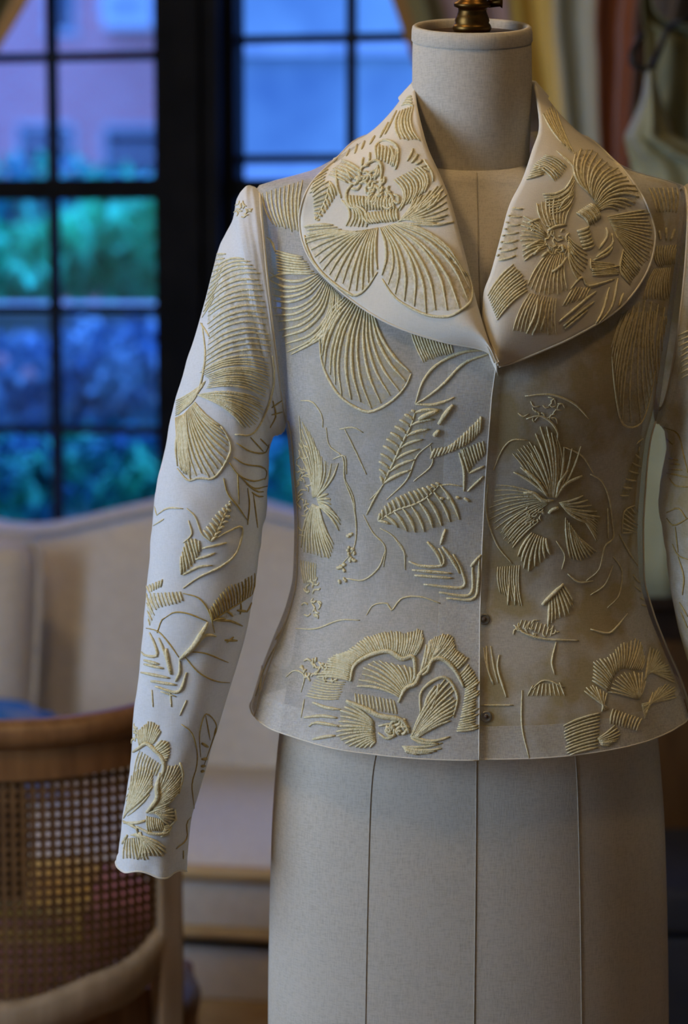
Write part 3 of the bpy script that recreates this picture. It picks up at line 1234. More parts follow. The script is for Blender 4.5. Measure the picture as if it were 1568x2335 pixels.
# ================================================================== dark cabinet and chest, lower right
cab = thing('wooden_cabinet', 'dark wooden cabinet standing behind the dress form', 'cabinet', (.72, 1.62, 0))
x0, x1, y0, y1, zt = .24, 1.2, 1.42, 1.80, .80
b = MB()
b.box(x0, x1, y0, y1, .05, zt)
bevel(b.obj('body', M['cabinet'], cab, smooth=False), .006)
b = MB()
b.box(x0 - .02, x1 + .02, y0 - .03, y1 + .01, zt, zt + .025)
bevel(b.obj('top_board', M['cabinet'], cab, smooth=False), .006)
for i in range(2):
    a = x0 + .055 + i * .44
    b = MB()
    b.box(a, a + .41, y0 - .018, y0, .12, zt - .05)
    dr = bevel(b.obj('door', M['cabdoor'], cab, smooth=False), .006)
    b = MB()
    b.lathe([(.004, 0), (.012, .004), (.014, .012), (.006, .02)], (a + (.37 if i == 0 else .04), y0 - .03), 16)
    kb = MB()
    kb.tube([(a + (.37 if i == 0 else .04), y0 - .018, .5), (a + (.37 if i == 0 else .04), y0 - .04, .5)], [.006, .013], 12)
    kb.obj('knob', M['brass'], dr)
for xx in (x0 + .03, x1 - .03):
    for yy in (y0 + .03, y1 - .03):
        b = MB()
        b.tube([(xx, yy, 0), (xx, yy, .055)], [.018, .026], 10)
        b.obj('foot', M['cabinet'], cab)
ct = thing('storage_chest', 'low dark navy chest on the floor before the cabinet', 'chest', (.62, 1.15, 0))
b = MB()
b.box(.28, .95, .98, 1.32, 0, .40)
bevel(b.obj('body', M['trunkfab'], ct, smooth=False), .01)
b = MB()
b.box(.27, .96, .97, 1.33, .405, .47)
bevel(b.obj('lid', M['trunkfab'], ct, smooth=False), .012)
b = MB()
b.box(.58, .66, .955, .972, .37, .43)
bevel(b.obj('latch', M['brass'], ct, smooth=False), .003)

# ================================================================== dress form
def sections(table, n):
    """table rows: (py, centre px, half-width px, front depth, back depth) -> smooth arrays in metres"""
    a = np.array(table, float)
    t = np.concatenate([[0], np.cumsum(np.abs(np.diff(a[:, 0])) + 1e-6)])
    out = []
    ts = np.linspace(0, t[-1], n)

    def pchip(x, y, xs):
        h = np.diff(x)
        d = np.diff(y) / h
        m = np.zeros_like(y)
        m[0], m[-1] = d[0], d[-1]
        for i in range(1, len(y) - 1):
            if d[i - 1] * d[i] > 0:
                w1, w2 = 2 * h[i] + h[i - 1], h[i] + 2 * h[i - 1]
                m[i] = (w1 + w2) / (w1 / d[i - 1] + w2 / d[i])
        k = np.clip(np.searchsorted(x, xs, 'right') - 1, 0, len(h) - 1)
        s = (xs - x[k]) / h[k]
        return ((2 * s ** 3 - 3 * s ** 2 + 1) * y[k] + (s ** 3 - 2 * s ** 2 + s) * h[k] * m[k]
                + (-2 * s ** 3 + 3 * s ** 2) * y[k + 1] + (s ** 3 - s ** 2) * h[k] * m[k + 1])
    cols = [pchip(t, a[:, i], ts) for i in range(a.shape[1])]
    for k in range(n):
        py, cx, hw, bf, bb = [c[k] for c in cols]
        c = P(cx, py)
        e = P(cx + hw, py)
        out.append((c.x, c.z, e.x - c.x, bf, bb, py))
    return out


def sec_pt(S, th, n=2.25):
    cx, z, hw, bf, bb = S[:5]
    c, s = math.cos(th), math.sin(th)
    x = cx + hw * math.copysign(abs(c) ** (2 / n), c)
    y = -(bf if s > 0 else bb) * math.copysign(abs(s) ** (2 / n), s)
    return Vector((x, y, z))


FORM = [(366, 1076, 124, .057, .057), (380, 1076, 165, .062, .062), (405, 1076, 270, .064, .068), (430, 1075, 372, .066, .070),
        (452, 1074, 420, .069, .074), (520, 1073, 440, .079, .082), (620, 1072, 437, .093, .090), (750, 1070, 424, .110, .094),
        (850, 1068, 410, .118, .094), (950, 1068, 396, .112, .092), (1100, 1068, 382, .098, .086), (1300, 1067, 368, .088, .083),
        (1450, 1066, 392, .098, .092), (1600, 1066, 418, .107, .100), (1700, 1066, 433, .111, .104), (1930, 1066, 448, .115, .109),
        (2335, 1066, 455, .116, .114), (2560, 1066, 452, .114, .112)]
FS = sections(FORM, 110)
df = thing('dress_form', 'linen covered dress form with brass neck finial wearing the jacket', 'dress form', (0, 0, 0))
b = MB()
ths = np.linspace(0, 2 * PI, 97)[:-1]
def torso_pt(S, a):
    p = sec_pt(S, a, 2.2)
    w = max(0.0, min(1.0, (460 - S[5]) / 94.0))
    p.z += p.y * math.tan(math.radians(12)) * w      # neck opening tips forward
    return p


b.grid([[torso_pt(S, a) for a in ths] for S in FS], wrap=True)
cb_ = len(b.v)
torso = b.obj('torso', M['linen'], df, normals=True)
zb = FS[-1][1]
b = MB()
b.lathe([(.0, zb), (.175, zb), (.176, zb - .01), (.02, zb - .03), (.016, zb - .035), (.014, .05), (.016, .045)], (FS[-1][0], 0), 40)
b.obj('stand_pole', M['black'], df, normals=True)
b = MB()
b.lathe([(.02, .05), (.03, .04), (.16, .022), (.17, .01), (.165, 0)], (FS[-1][0], 0), 40)
b.obj('stand_base', M['black'], df, normals=True)
# seam lines on the torso
FB = BVHTree.FromPolygons([v[:] for v in b.v] if False else [tuple(Vector(v.co) + ORG['dress_form']) for v in torso.data.vertices],
                          [tuple(p.vertices) for p in torso.data.polygons])


def hit(bvh, px, py):
    d = ray(px, py).normalized()
    loc, nor, idx, dist = bvh.ray_cast(CAMP, d)
    if loc is None:
        return None, None
    if nor.dot(d) > 0:
        nor = -nor
    return loc, nor


def seam(pts, r=.0006, off=.0002, name='seam'):
    q = []
    for (x, y) in cr(pts, 40):
        l, n = hit(FB, x, y)
        if l is not None:
            q.append(l + n * off)
    if len(q) > 2:
        b = MB()
        b.tube(q, r, 6)
        b.obj(name, M['seam'], df)


seam([(1086, 372), (1092, 600), (1098, 820)])
seam([(1086, 1690), (1084, 2000), (1080, 2370)])
seam([(862, 1690), (846, 1800), (838, 2050), (832, 2370)])
seam([(1308, 1690), (1316, 1800), (1322, 2050), (1326, 2370)])
# neck: leaning forward, cap ring, dark recessed top, brass finial
nb, nt = P(1076, 366, 0.0), P(1075.5, 58, -.012)
ax = (nt - nb).normalized()
tilt = math.radians(14)


def neck_ring(t, r, extra=0.0, squash=1.0):
    c = nb.lerp(nt, t)
    tl = tilt
    ring = []
    for a in ths:
        lx, ly = r * math.cos(a), r * math.sin(a) * squash
        ring.append(c + Vector((lx, ly * math.cos(tl), ly * math.sin(tl))) + Vector((0, 0, extra)))
    return ring


R0 = .0528
prof = [(-.10, .0545), (0, .0525), (.08, .0515), (.2, .0522), (.4, .0532), (.6, .0535), (.80, .0532), (.895, .0528)]
b = MB()
b.grid([neck_ring(t, r) for t, r in prof], wrap=True)
neck = b.obj('neck', M['linen'], df, normals=True)
b = MB()
b.grid([neck_ring(t, r) for t, r in ((.885, .0534), (.893, .0540), (.96, .0537), (.99, .0530), (1.0, .0515), (1.0, .0495), (.985, .0480), (.93, .0478))], wrap=True)
b.obj('neck_ring', M['linen'], df, normals=True)
b = MB()
b.grid([neck_ring(t, r) for t, r in ((.935, .0480), (.938, .03), (.94, .002))], wrap=True)
b.obj('neck_cap', M['capdark'], df, normals=True)
b = MB()
b.tube([p + Vector((0, 0, 0)) for p in neck_ring(0.0, .0530)] + [neck_ring(0.0, .0530)[0]], .0010, 6)
b.obj('neck_seam', M['seam'], df)
fc = nb.lerp(nt, .955)
b = MB()
pr = [(.003, .0), (.0160, .0), (.0175, .003), (.0165, .006), (.0150, .0075), (.0155, .010), (.0140, .014), (.0125, .018), (.0130, .0205), (.0165, .022), (.0168, .025),
      (.0130, .027), (.0110, .032), (.014, .040), (.018, .050), (.0185, .058), (.015, .068), (.008, .074), (.009, .078), (.005, .084), (.001, .086)]
b.lathe(pr, (0, 0), 32)
Rn = Matrix.Rotation(tilt * .8, 3, 'X')
b.v = [tuple(Rn @ Vector(v) + fc) for v in b.v]
fin = b.obj('finial', M['brass'], df, normals=True)
b = MB()
b.tube([Vector(fc) + Rn @ Vector((.014, 0, .024)), Vector(fc) + Rn @ Vector((.024, 0, .0255)), Vector(fc) + Rn @ Vector((.0265, 0, .0255))], [.0035, .004, .0055], 10)
b.obj('set_screw', M['brass'], fin)

# ================================================================== jacket
JK = [(290, 1076, 205, .060, .075), (330, 1076, 262, .064, .078), (365, 1075, 318, .068, .080), (392, 1074, 372, .072, .080), (408, 1073, 432, .075, .080),
      (424, 1072, 482, .077, .080), (445, 1072, 492, .080, .083), (480, 1072, 490, .086, .087), (540, 1072, 483, .096, .092), (620, 1072, 472, .108, .097),
      (720, 1071, 458, .122, .102), (800, 1070, 446, .130, .104), (870, 1070, 436, .133, .104), (930, 1070, 427, .130, .102),
      (1000, 1068, 412, .123, .099), (1100, 1067, 403, .113, .096), (1200, 1067, 397, .106, .094), (1300, 1067, 400, .104, .096),
      (1380, 1069, 418, .110, .103), (1460, 1070, 448, .120, .115), (1540, 1073, 480, .130, .128), (1608, 1074, 501, .136, .136)]
JS = sections(JK, 120)
jk = thing('embroidered_jacket', 'ivory organza jacket with raised gold flower embroidery and wide round collar', 'jacket', (0, 0, 0))


def hem_dip(py, th):
    w = max(0.0, min(1.0, (py - 1290) / 318)) ** 1.5
    s = math.sin(th)
    return -.022 * w * (max(0, s) ** 1.5) + .004 * w * max(0, -s)


def jpt(S, th, off=0.0):
    py = S[5]
    S2 = (S[0], S[1], S[2] + off, S[3] + off, S[4] + off)
    p = sec_pt(S2, th, 2.3)
    p.z += hem_dip(py, th)
    # gentle ripples of the cloth, stronger towards the hem
    w = max(0, (py - 1250) / 360)
    amp = .0012 + .004 * w
    r = noise.noise(Vector((th * 2.6, p.z * 5, 3.1))) * amp + noise.noise(Vector((th * 9, p.z * 16, 8.0))) * .0007
    d = Vector((math.cos(th), -math.sin(th), 0))
    return p + d * r


def theta_at_px(S, px, off=0.0):
    """angle on the front half whose projected column is px"""
    lo, hi = math.radians(20), math.radians(160)
    for _ in range(26):
        m = (lo + hi) / 2
        p = jpt(S, m, off)
        d = p - CAMP
        c, s = math.cos(PITCH), math.sin(PITCH)
        x = IMW / 2 + FPX * d.x / (d.y * c - d.z * s)
        if x > px:
            lo = m
        else:
            hi = m
    return (lo + hi) / 2


EDGE_L = [(280, 925), (360, 955), (440, 990), (560, 1035), (690, 1078), (830, 1131), (900, 1121), (1000, 1113), (1100, 1106), (1250, 1099), (1400, 1094), (1600, 1092), (1760, 1091)]
EDGE_R = [(280, 1240), (360, 1225), (440, 1190), (560, 1150), (690, 1110), (830, 1100), (900, 1090), (1000, 1080), (1200, 1066), (1760, 1060)]


def edge_x(tab, py):
    return float(np.interp(py, [t[0] for t in tab], [t[1] for t in tab]))


def front(side, name, m, off, rowsel=None, span=None, ncol=64):
    """side 'L' = left in the picture"""
    rows = []
    for S in JS:
        if rowsel and not rowsel(S[5]):
            continue
        # the pixel row the front surface shows at is a little lower on the picture than the axis row
        py = S[5] * 1.0 + (S[5] - 650) * .06
        if side == 'L':
            e = theta_at_px(S, edge_x(EDGE_L, py), off)
            a0 = math.radians(166)
        else:
            e = theta_at_px(S, edge_x(EDGE_R, py), off)
            a0 = math.radians(14)
        lo, hi = (a0, e)
        if span == 'placket':
            lo = e + (math.radians(9.5) if side == 'L' else -math.radians(9))
        ts = np.linspace(lo, hi, ncol)
        rows.append([jpt(S, t, off) for t in ts])
    b = MB()
    b.grid(rows)
    return b


bL = front('L', 'front_panel', M['organza'], 0.0)
panL = bL.obj('front_panel', M['organza'], jk)
panL['label'] = 'overlapping front panel with peony at the hem'
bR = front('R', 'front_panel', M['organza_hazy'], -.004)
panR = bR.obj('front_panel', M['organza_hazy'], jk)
panR['label'] = 'shaded under-lapping front panel'
# back
rows = []
for S in JS:
    rows.append([jpt(S, t) for t in np.linspace(math.radians(166), math.radians(374), 80)])
bB = MB()
bB.grid(rows)
back = bB.obj('back_panel', M['organza'], jk)
# second layers: front facing and hem facing (inside, a little smaller)
front('L', '', None, .0003, span='placket', ncol=10).obj('front_facing', M['facing'], panL)
hemsel = lambda py: py > 1548
front('L', '', None, .0003, rowsel=hemsel).obj('hem_facing', M['facing'], panL)
front('R', '', None, -.0037, rowsel=hemsel).obj('hem_facing', M['facing'], panR)
rows = []
for S in JS:
    if S[5] > 1548:
        rows.append([jpt(S, t, -.0018) for t in np.linspace(math.radians(166), math.radians(374), 80)])
b = MB()
b.grid(rows)
b.obj('hem_facing', M['organza_double'], back)
# rolled edges: front edge and hem
b = MB()
n = 64
ed = [Vector(bL.v[i * n + n - 1]) for i in range(len(bL.v) // n)]
hm = [Vector(v) for v in bL.v[-n:]]
b.tube(ed[42:], .0007, 6)
b.tube(hm, .0007, 6)
b.obj('stitched_edge', M['organza_double'], panL)
b = MB()
b.tube([Vector(v) for v in bR.v[-n:]], .0007, 6)
b.obj('stitched_edge', M['organza_double'], panR)
b = MB()
b.tube([Vector(v) for v in bB.v[-80:]], .0007, 6)
b.obj('stitched_edge', M['organza_double'], back)
for th in (166, 374):
    b = MB()
    b.tube([jpt(S, math.radians(th), .0006) for S in JS[60:]], .0008, 6)
    b.obj('side_seam', M['organza_double'], back)

BVL = BVHTree.FromPolygons(bL.v, bL.f)
BVR = BVHTree.FromPolygons(bR.v, bR.f)
BVB = BVHTree.FromPolygons(bB.v, bB.f)
# whole shell, used for seating the collar
full = MB()
full.grid([[jpt(S, t) for t in np.linspace(0, 2 * PI, 121)] for S in JS])
BVJ = BVHTree.FromPolygons(full.v, full.f)

# ------------------------------------------------------------------ collar
INN = [(1131, 824, -.141), (1110, 765, -.141), (1087, 690, -.137), (1060, 580, -.125), (1031, 470, -.110), (1003, 398, -.096), (976, 338, -.082), (957, 270, -.060),
       (944, 208, -.022), (950, 182, .030), (1076, 168, .078), (1208, 182, .030), (1221, 200, -.018), (1229, 285, -.056), (1212, 344, -.080), (1190, 409, -.094), (1161, 467, -.108),
       (1141, 539, -.121), (1119, 620, -.131), (1101, 675, -.135), (1106, 760, -.134), (1134, 832, -.133)]
OUT = [(1132, 830, None), (1104, 799, None), (1000, 777, None), (880, 735, None), (774, 663, None), (706, 590, None), (682, 508, None), (702, 430, None),
       (762, 366, -.005), (850, 305, .065), (1076, 300, .105), (1300, 300, .065), (1400, 366, -.005), (1460, 440, None), (1486, 500, None), (1493, 550, None), (1472, 625, None),
       (1410, 705, None), (1310, 767, None), (1230, 803, None), (1175, 825, None), (1137, 836, None)]
NV, NW = 150, 28
out3 = []
for k_, (x, y, Yv) in enumerate(OUT):
    if Yv is None:
        l, n_ = hit(BVJ, x, y)
        lift = .009 if k_ < 10 else .007
        if l is None:
            p = P(x, y, -.02)
        else:
            p = l - ray(x, y).normalized() * lift
        out3.append(p)
    else:
        out3.append(P(x, y, Yv))
out3[0] = P(1133, 831, -.1405)
inn3 = [P(*q) for q in INN]


def resample(pts, n):
    # uniform in station index so inner and outer stay paired
    a = np.array([list(p) for p in pts])
    m_ = len(a)
    res = []
    e = np.vstack([2 * a[0] - a[1], a, 2 * a[-1] - a[-2]])
    for s in np.linspace(0, m_ - 1, n):
        k_ = min(int(s), m_ - 2)
        t = s - k_
        p0, p1, p2, p3 = e[k_], e[k_ + 1], e[k_ + 2], e[k_ + 3]
        res.append(Vector(0.5 * ((2 * p1) + (-p0 + p2) * t + (2 * p0 - 5 * p1 + 4 * p2 - p3) * t * t + (-p0 + 3 * p1 - 3 * p2 + p3) * t ** 3)))
    return res


ri, ro = resample(inn3, NV), resample(out3, NV)
rows = []
for j in range(NV):
    a, c = ri[j], ro[j]
    row = []
    mid = j / (NV - 1)
    side_back = math.exp(-((mid - .475) / .12) ** 2)
    for i in range(NW):
        w = i / (NW - 1)
        p = a.lerp(c, w)
        d = (p - CAMP).normalized()
        bulge = .012 * math.sin(PI * w ** .8) * (1 - side_back)
        p = p - d * bulge
        # inward sag of the neck-to-shoulder sweep
        p.z -= .010 * math.sin(PI * w) * side_back
        l, n_, ix, ds = BVJ.ray_cast(CAMP, d)
        if l is not None:
            gap = (l - CAMP).length - (p - CAMP).length
            mn = .006
            if gap < mn and p.y < l.y + .05 and p.y < .02:
                p = p - d * (mn - gap)
        p = p - d * (noise.noise(p * 26) * .0016)
        row.append(p)
    rows.append(row)
# smooth the collar a little
arr = np.array([[list(p) for p in r] for r in rows])
for _ in range(3):
    s = arr.copy()
    s[1:-1, 1:-1] = (arr[1:-1, 1:-1] * 2 + arr[:-2, 1:-1] + arr[2:, 1:-1] + arr[1:-1, :-2] + arr[1:-1, 2:]) / 6
    arr = s
cv = MB()
cv.grid([[Vector(p) for p in r] for r in arr])
# fold-under at the roll line gives the edge a rounded thickness
collar = cv.obj('collar', M['organza_double'], jk)
collar['label'] = 'wide round ivory collar with embroidered peonies'
solid(collar, .0022, 1.0)
BVC = BVHTree.FromPolygons(cv.v, cv.f)
# underside of the roll: facing that runs back from the roll line into the jacket
rowsu = [[Vector(p) for p in arr[:, 0]]]
for q in (.25, .6, 1.0):
    rr = []
    for j in range(NV):
        a = Vector(arr[j, 0])
        inn = Vector((FS[20][0], 0.0, a.z)) - a
        inn.z = 0
        mid = j / (NV - 1)
        wgt = 1 - math.exp(-((mid - .475) / .14) ** 2)
        rr.append(a + Vector((0, .022 * q * wgt, -.012 * q)) - inn.normalized() * (.012 * q))
    rowsu.append(rr)
b = MB()
b.grid(rowsu)
b.obj('collar_stand', M['organza_double'], collar)
b = MB()
b.tube([Vector(p) for p in arr[:, -1]], .0010, 6)
b.obj('stitched_edge', M['organza_double'], collar)

# ------------------------------------------------------------------ sleeves
SLV = [  # outer (px,py), inner (px,py), depth radius, centre Y
    ((598, 434), (650, 955), .068, .002), ((580, 424), (652, 972), .070, .002), ((560, 428), (650, 982), .071, .001), ((540, 455), (646, 985), .071, .000), ((531, 500), (640, 988), .070, -.001),
    ((505, 552), (630, 994), .069, -.003), ((488, 603), (622, 1002), .068, -.005), ((458, 721), (613, 1035), .065, -.009), ((425, 828), (612, 1075), .062, -.013), ((394, 940), (611, 1118), .059, -.018),
    ((370, 1050), (607, 1165), .056, -.022), ((352, 1136), (597, 1215), .054, -.026), ((343, 1230), (590, 1262), .052, -.029), ((335, 1340), (578, 1355), .050, -.034),
    ((320, 1470), (553, 1462), .047, -.039), ((309, 1592), (514, 1592), .044, -.045), ((301, 1683), (487, 1683), .041, -.049), ((291, 1770), (461, 1772), .038, -.053),
    ((277, 1876), (432, 1876), .034, -.058), ((266, 1966), (423, 1981), .032, -.062)]


def build_sleeve(mirror):
    st = []
    for (o, i, r, yc) in SLV:
        if mirror:
            sh = 44 * max(0, min(1, (i[1] - 950) / 200))
            o2, i2 = (2150 - o[0] - sh * .8, o[1] - 4), (2150 - i[0] - sh + 4, i[1] - 30 * max(0, min(1, (1020 - i[1]) / 60)))
        else:
            o2, i2 = o, i
        a, c = P(o2[0], o2[1], yc), P(i2[0], i2[1], yc)
        st.append(list(a) + list(c) + [r])
    NR = 130
    A = cr([s for s in st], NR) if False else None
    arr = np.array(st)
    m_ = len(arr)
    e = np.vstack([2 * arr[0] - arr[1], arr, 2 * arr[-1] - arr[-2]])
    rows = []
    NC = 72
    for jj in range(NR):
        s = jj / (NR - 1) * (m_ - 1)
        k_ = min(int(s), m_ - 2)
        t = s - k_
        p0, p1, p2, p3 = e[k_], e[k_ + 1], e[k_ + 2], e[k_ + 3]
        q = 0.5 * ((2 * p1) + (-p0 + p2) * t + (2 * p0 - 5 * p1 + 4 * p2 - p3) * t * t + (-p0 + 3 * p1 - 3 * p2 + p3) * t ** 3)
        a, c, r = Vector(q[:3]), Vector(q[3:6]), q[6]
        ctr = (a + c) / 2
        ex = (a - c) / 2
        row = []
        f_ = jj / (NR - 1)
        for k2 in range(NC):
            an = 2 * PI * k2 / NC
            ca, sa = math.cos(an), math.sin(an)
            n_ = 2.15
            p = ctr + ex * math.copysign(abs(ca) ** (2 / n_), ca) + Vector((0, -1, 0)) * r * math.copysign(abs(sa) ** (2 / n_), sa)
            d = (ex.normalized() * ca + Vector((0, -1, 0)) * sa)
            wr = .0022 * noise.noise(Vector((an * 1.2 + (5 if mirror else 0), f_ * 14, 2))) + .0009 * noise.noise(Vector((an * 3, f_ * 42, 7)))
            # long soft folds down the forearm
            wr += .0016 * math.sin(an * 5 + 2 + 3 * f_) * max(0, f_ - .45)
            if f_ > .985:
                wr += .0012 * math.sin(an * 7)
                p.z += .0022 * math.sin(an * 5 + 1)
            row.append(p + d * wr)
        rows.append(row)
    b = MB()
    b.grid(rows, wrap=True)
    return b, rows


sb, srows = build_sleeve(False)
slL = sb.obj('sleeve', M['organza_sleeve'], jk)
slL['label'] = 'long narrow sleeve with shell petals and a peony at the cuff'
BVS = BVHTree.FromPolygons(sb.v, sb.f)
sb2, srows2 = build_sleeve(True)
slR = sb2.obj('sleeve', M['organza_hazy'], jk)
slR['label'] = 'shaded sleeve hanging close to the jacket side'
BVS2 = BVHTree.FromPolygons(sb2.v, sb2.f)
for rws, sl in ((srows, slL), (srows2, slR)):
    b = MB()
    b.tube([p for p in rws[-1]] + [rws[-1][0]], .0008, 6)
    b.obj('stitched_edge', M['organza_double'], sl)
    b = MB()
    # inner layer of the cuff hem
    b.grid([[rws[-14 + i][k_].lerp(sum(rws[-14 + i], Vector()) / len(rws[0]), .03) for k_ in range(len(rws[0]))] for i in range(14)], wrap=True)
    b.obj('cuff_facing', M['organza_double'], sl)
    b = MB()
    rr_ = rws[2]
    b.tube([p + Vector((0, 0, 0)) for p in rr_] + [rr_[0]], .0012, 6)
    b.obj('armhole_seam', M['organza_double'], sl)

# snap fasteners on the under panel
for (x, y) in ((1104, 1412), (1108, 1634)):
    l, n_ = hit(BVR, x, y)
    if l is None:
        continue
    b = MB()
    b.lathe([(.0002, 0), (.0052, 0), (.0050, .0012), (.0034, .0018), (.0032, .0012), (.0016, .0012), (.0014, .0026), (.0002, .0028)], n=20)
    q = n_.to_track_quat('Z', 'Y').to_matrix()
    b.v = [tuple(q @ Vector(v) + l) for v in b.v]
    sn = b.obj('snap_fastener', M['snap'], panR, normals=True)
    b = MB()
    b.lathe([(.0002, .0012), (.0018, .0030), (.0014, .0034), (.0002, .0036)], n=12)
    b.v = [tuple(q @ Vector(v) + l) for v in b.v]
    b.obj('snap_stud', M['capdark'], sn, normals=True)

# ================================================================== embroidery: raised gold cords laid on the cloth
CROPS = {'A': (560, 150, 1568 / 600.), 'B': (1060, 150, 1568 / 508.), 'C': (560, 680, 1568 / 600.), 'D': (1060, 780, 1568 / 508.),
         'E': (560, 1250, 1568 / 600.), 'F': (1060, 1250, 1568 / 508.), 'G': (320, 400, 1121 / 360.), 'H': (240, 1100, 1015 / 400.)}
PXM = .0004      # metres per picture pixel on the jacket


class Motif:
    """one embroidered motif on one piece of cloth, traced in the coordinates of a close-up"""

    def __init__(self, crop, bvh, parent, name, seed=1, r=.0011, thin=False):
        self.ox, self.oy, self.s = CROPS[crop]
        self.bvh, self.parent, self.name = bvh, parent, name
        self.b, self.fb = MB(), MB()
        self.r, self.thin = r, thin
        self.rnd = random.Random(seed)

    def px(self, pts):
        return [(x / self.s + self.ox, y / self.s + self.oy) for x, y in pts]

    def cord(self, ppts, r, taper=.35, lift=.5):
        run, nrm = [], []
        L = sum(math.dist(ppts[i], ppts[i + 1]) for i in range(len(ppts) - 1))
        n = int(max(5, min(30, L / 8)))
        out = []
        for (x, y) in cr(ppts, n):
            l, nn = hit(self.bvh, x, y)
            if l is None:
                if len(run) > 2:
                    out.append((run, nrm))
                run, nrm = [], []
                continue
            if run and (l - run[-1]).length > .02:
                if len(run) > 2:
                    out.append((run, nrm))
                run, nrm = [], []
            run.append(l + nn * r * lift)
            nrm.append(nn)
        if len(run) > 2:
            out.append((run, nrm))
        for run, nrm in out:
            m_ = len(run)
            rr = [r * (taper + (1 - taper) * min(1, 3.2 * min(i + .35, m_ - 1 - i + .35) / m_)) * self.rnd.uniform(.9, 1.1) for i in range(m_)]
            self.b.tube(run, rr, 6, up=nrm, flat=.8)
        return self

    def line(self, pts, r=None, taper=.5):
        return self.cord(self.px(pts), r or self.r, taper)

    def lines(self, many, r=None):
        for p in many:
            self.line(p, r)
        return self

    def fan(self, base, edge, n, bow=0.0, r=None, fill=True, jit=.25, outline=False, taper=.35):
        B_, E_ = cr(self.px(base), n), cr(self.px(edge), n)
        curves = []
        for k_ in range(n):
            a, e = B_[k_], E_[k_]
            d = e - a
            nrm = np.array([-d[1], d[0]])
            bw = bow * (1 + self.rnd.uniform(-jit, jit) * .5)
            ln = 1 - self.rnd.uniform(0, .08)
            curves.append([a, a + d * ln * .33 + nrm * bw * .8, a + d * ln * .68 + nrm * bw * .8, a + d * ln])
            self.cord([tuple(q) for q in curves[-1]], (r or self.r) * self.rnd.uniform(.85, 1.12), taper)
        if fill and n > 2:
            rows = []
            ok = True
            for c in curves:
                row = []
                for q in cr([tuple(z) for z in c], 9):
                    l, nn = hit(self.bvh, q[0], q[1])
                    if l is None:
                        ok = False
                        break
                    row.append(l + nn * .0004)
                if not ok:
                    # keep only complete ribs
                    ok = True
                    if len(rows) > 1:
                        self.fb.grid(rows)
                    rows = []
                    continue
                if rows and max((row[i] - rows[-1][i]).length for i in range(9)) > .03:
                    if len(rows) > 1:
                        self.fb.grid(rows)
                    rows = []
                rows.append(row)
            if len(rows) > 1:
                self.fb.grid(rows)
        if outline:
            self.cord([tuple(q) for q in cr(self.px(edge), 24)], (r or self.r) * .95, .5)
        return self

    def leaf(self, mid, e1, e2, n1, n2, r=None, fill=True):
        self.line(mid, (r or self.r) * .8)
        if n1:
            self.fan(mid, e1, n1, .06, r, fill)
        if n2:
            self.fan(mid, e2, n2, -.06, r, fill)
        return self

    def scrib(self, c, rx, ry, n, ln=40, r=None):
        for _ in range(n):
            a, q = self.rnd.uniform(0, 6.28), math.sqrt(self.rnd.random())
            x, y = c[0] + rx * q * math.cos(a), c[1] + ry * q * math.sin(a)
            an = self.rnd.uniform(0, 6.28)
            l = ln * self.rnd.uniform(.5, 1.2)
            bx, by = -math.sin(an) * l * .3, math.cos(an) * l * .3
            self.line([(x - math.cos(an) * l / 2, y - math.sin(an) * l / 2), (x + bx, y + by), (x + math.cos(an) * l / 2, y + math.sin(an) * l / 2)], r, .6)
        return self

    def done(self):
        if self.b.v:
            o = self.b.obj(self.name, M['cord_thin'] if self.thin else M['cord'], self.parent)
            o['kind'] = 'stuff'
            if self.fb.v:
                # the flat thread ground between the cords belongs to the motif's mesh
                g = self.fb.obj(self.name.replace('embroidered', 'stitched') + '_ground', M['fill'], self.parent)
                g['kind'] = 'stuff'
            return o


# ---- collar, left in the picture
m = Motif('A', BVC, collar, 'embroidered_peony', 1, .00125)
m.fan([(800, 965), (920, 935)], [(812, 1270), (880, 1370), (960, 1430), (1080, 1485), (1200, 1495), (1270, 1465), (1345, 1395), (1330, 1260), (1240, 1170)], 14, -.13, outline=True)
m.fan([(785, 965), (650, 990)], [(785, 1230), (720, 1325), (650, 1370), (570, 1330), (470, 1250), (405, 1170), (365, 1080), (350, 1010)], 15, .05, outline=True)
m.fan([(520, 950), (620, 1000)], [(345, 960), (355, 1050)], 5, .03)
m.leaf([(500, 690), (480, 790), (420, 920)], [(395, 760), (400, 840), (410, 900)], [(540, 780), (500, 840), (440, 920)], 8, 8, .0011)
m.fan([(570, 800), (650, 830)], [(600, 970), (720, 965)], 6, -.25)
m.fan([(600, 770), (740, 780)], [(630, 855), (740, 845)], 8, .1, .0014)
m.fan([(690, 880), (900, 850)], [(740, 945), (910, 930)], 12, .1, .0013)
m.fan([(740, 770), (880, 780)], [(720, 870), (890, 860)], 10, .12, .0013)
m.lines([[(660, 640), (720, 590), (780, 565), (810, 610), (800, 720)], [(640, 700), (600, 760), (620, 840), (700, 850)], [(770, 620), (790, 600), (770, 680)]], .0015)
m.scrib((730, 690), 90, 80, 26, 60, .0014)
m.scrib((830, 780), 90, 60, 16, 50, .0014)
m.lines([[(780, 560), (775, 480), (830, 445), (890, 470), (910, 520), (890, 610)], [(860, 480), (882, 540), (870, 600)], [(900, 500), (907, 560), (890, 620)],
         [(740, 520), (735, 570)], [(700, 550), (690, 600)], [(600, 620), (630, 680)], [(540, 620), (545, 720), (570, 790)], [(500, 700), (520, 770)]])
m.fan([(880, 680), (1030, 600)], [(900, 880), (1065, 760)], 10, -.28)
m.fan([(910, 930), (965, 915)], [(1020, 780), (1190, 700), (1205, 760), (1215, 830), (1215, 890), (1150, 940)], 12, .05)
m.line([(920, 940), (1040, 948), (1140, 950), (1240, 930)], .0013)
m.fan([(700, 640), (610, 700)], [(570, 560), (490, 650)], 6, .05)
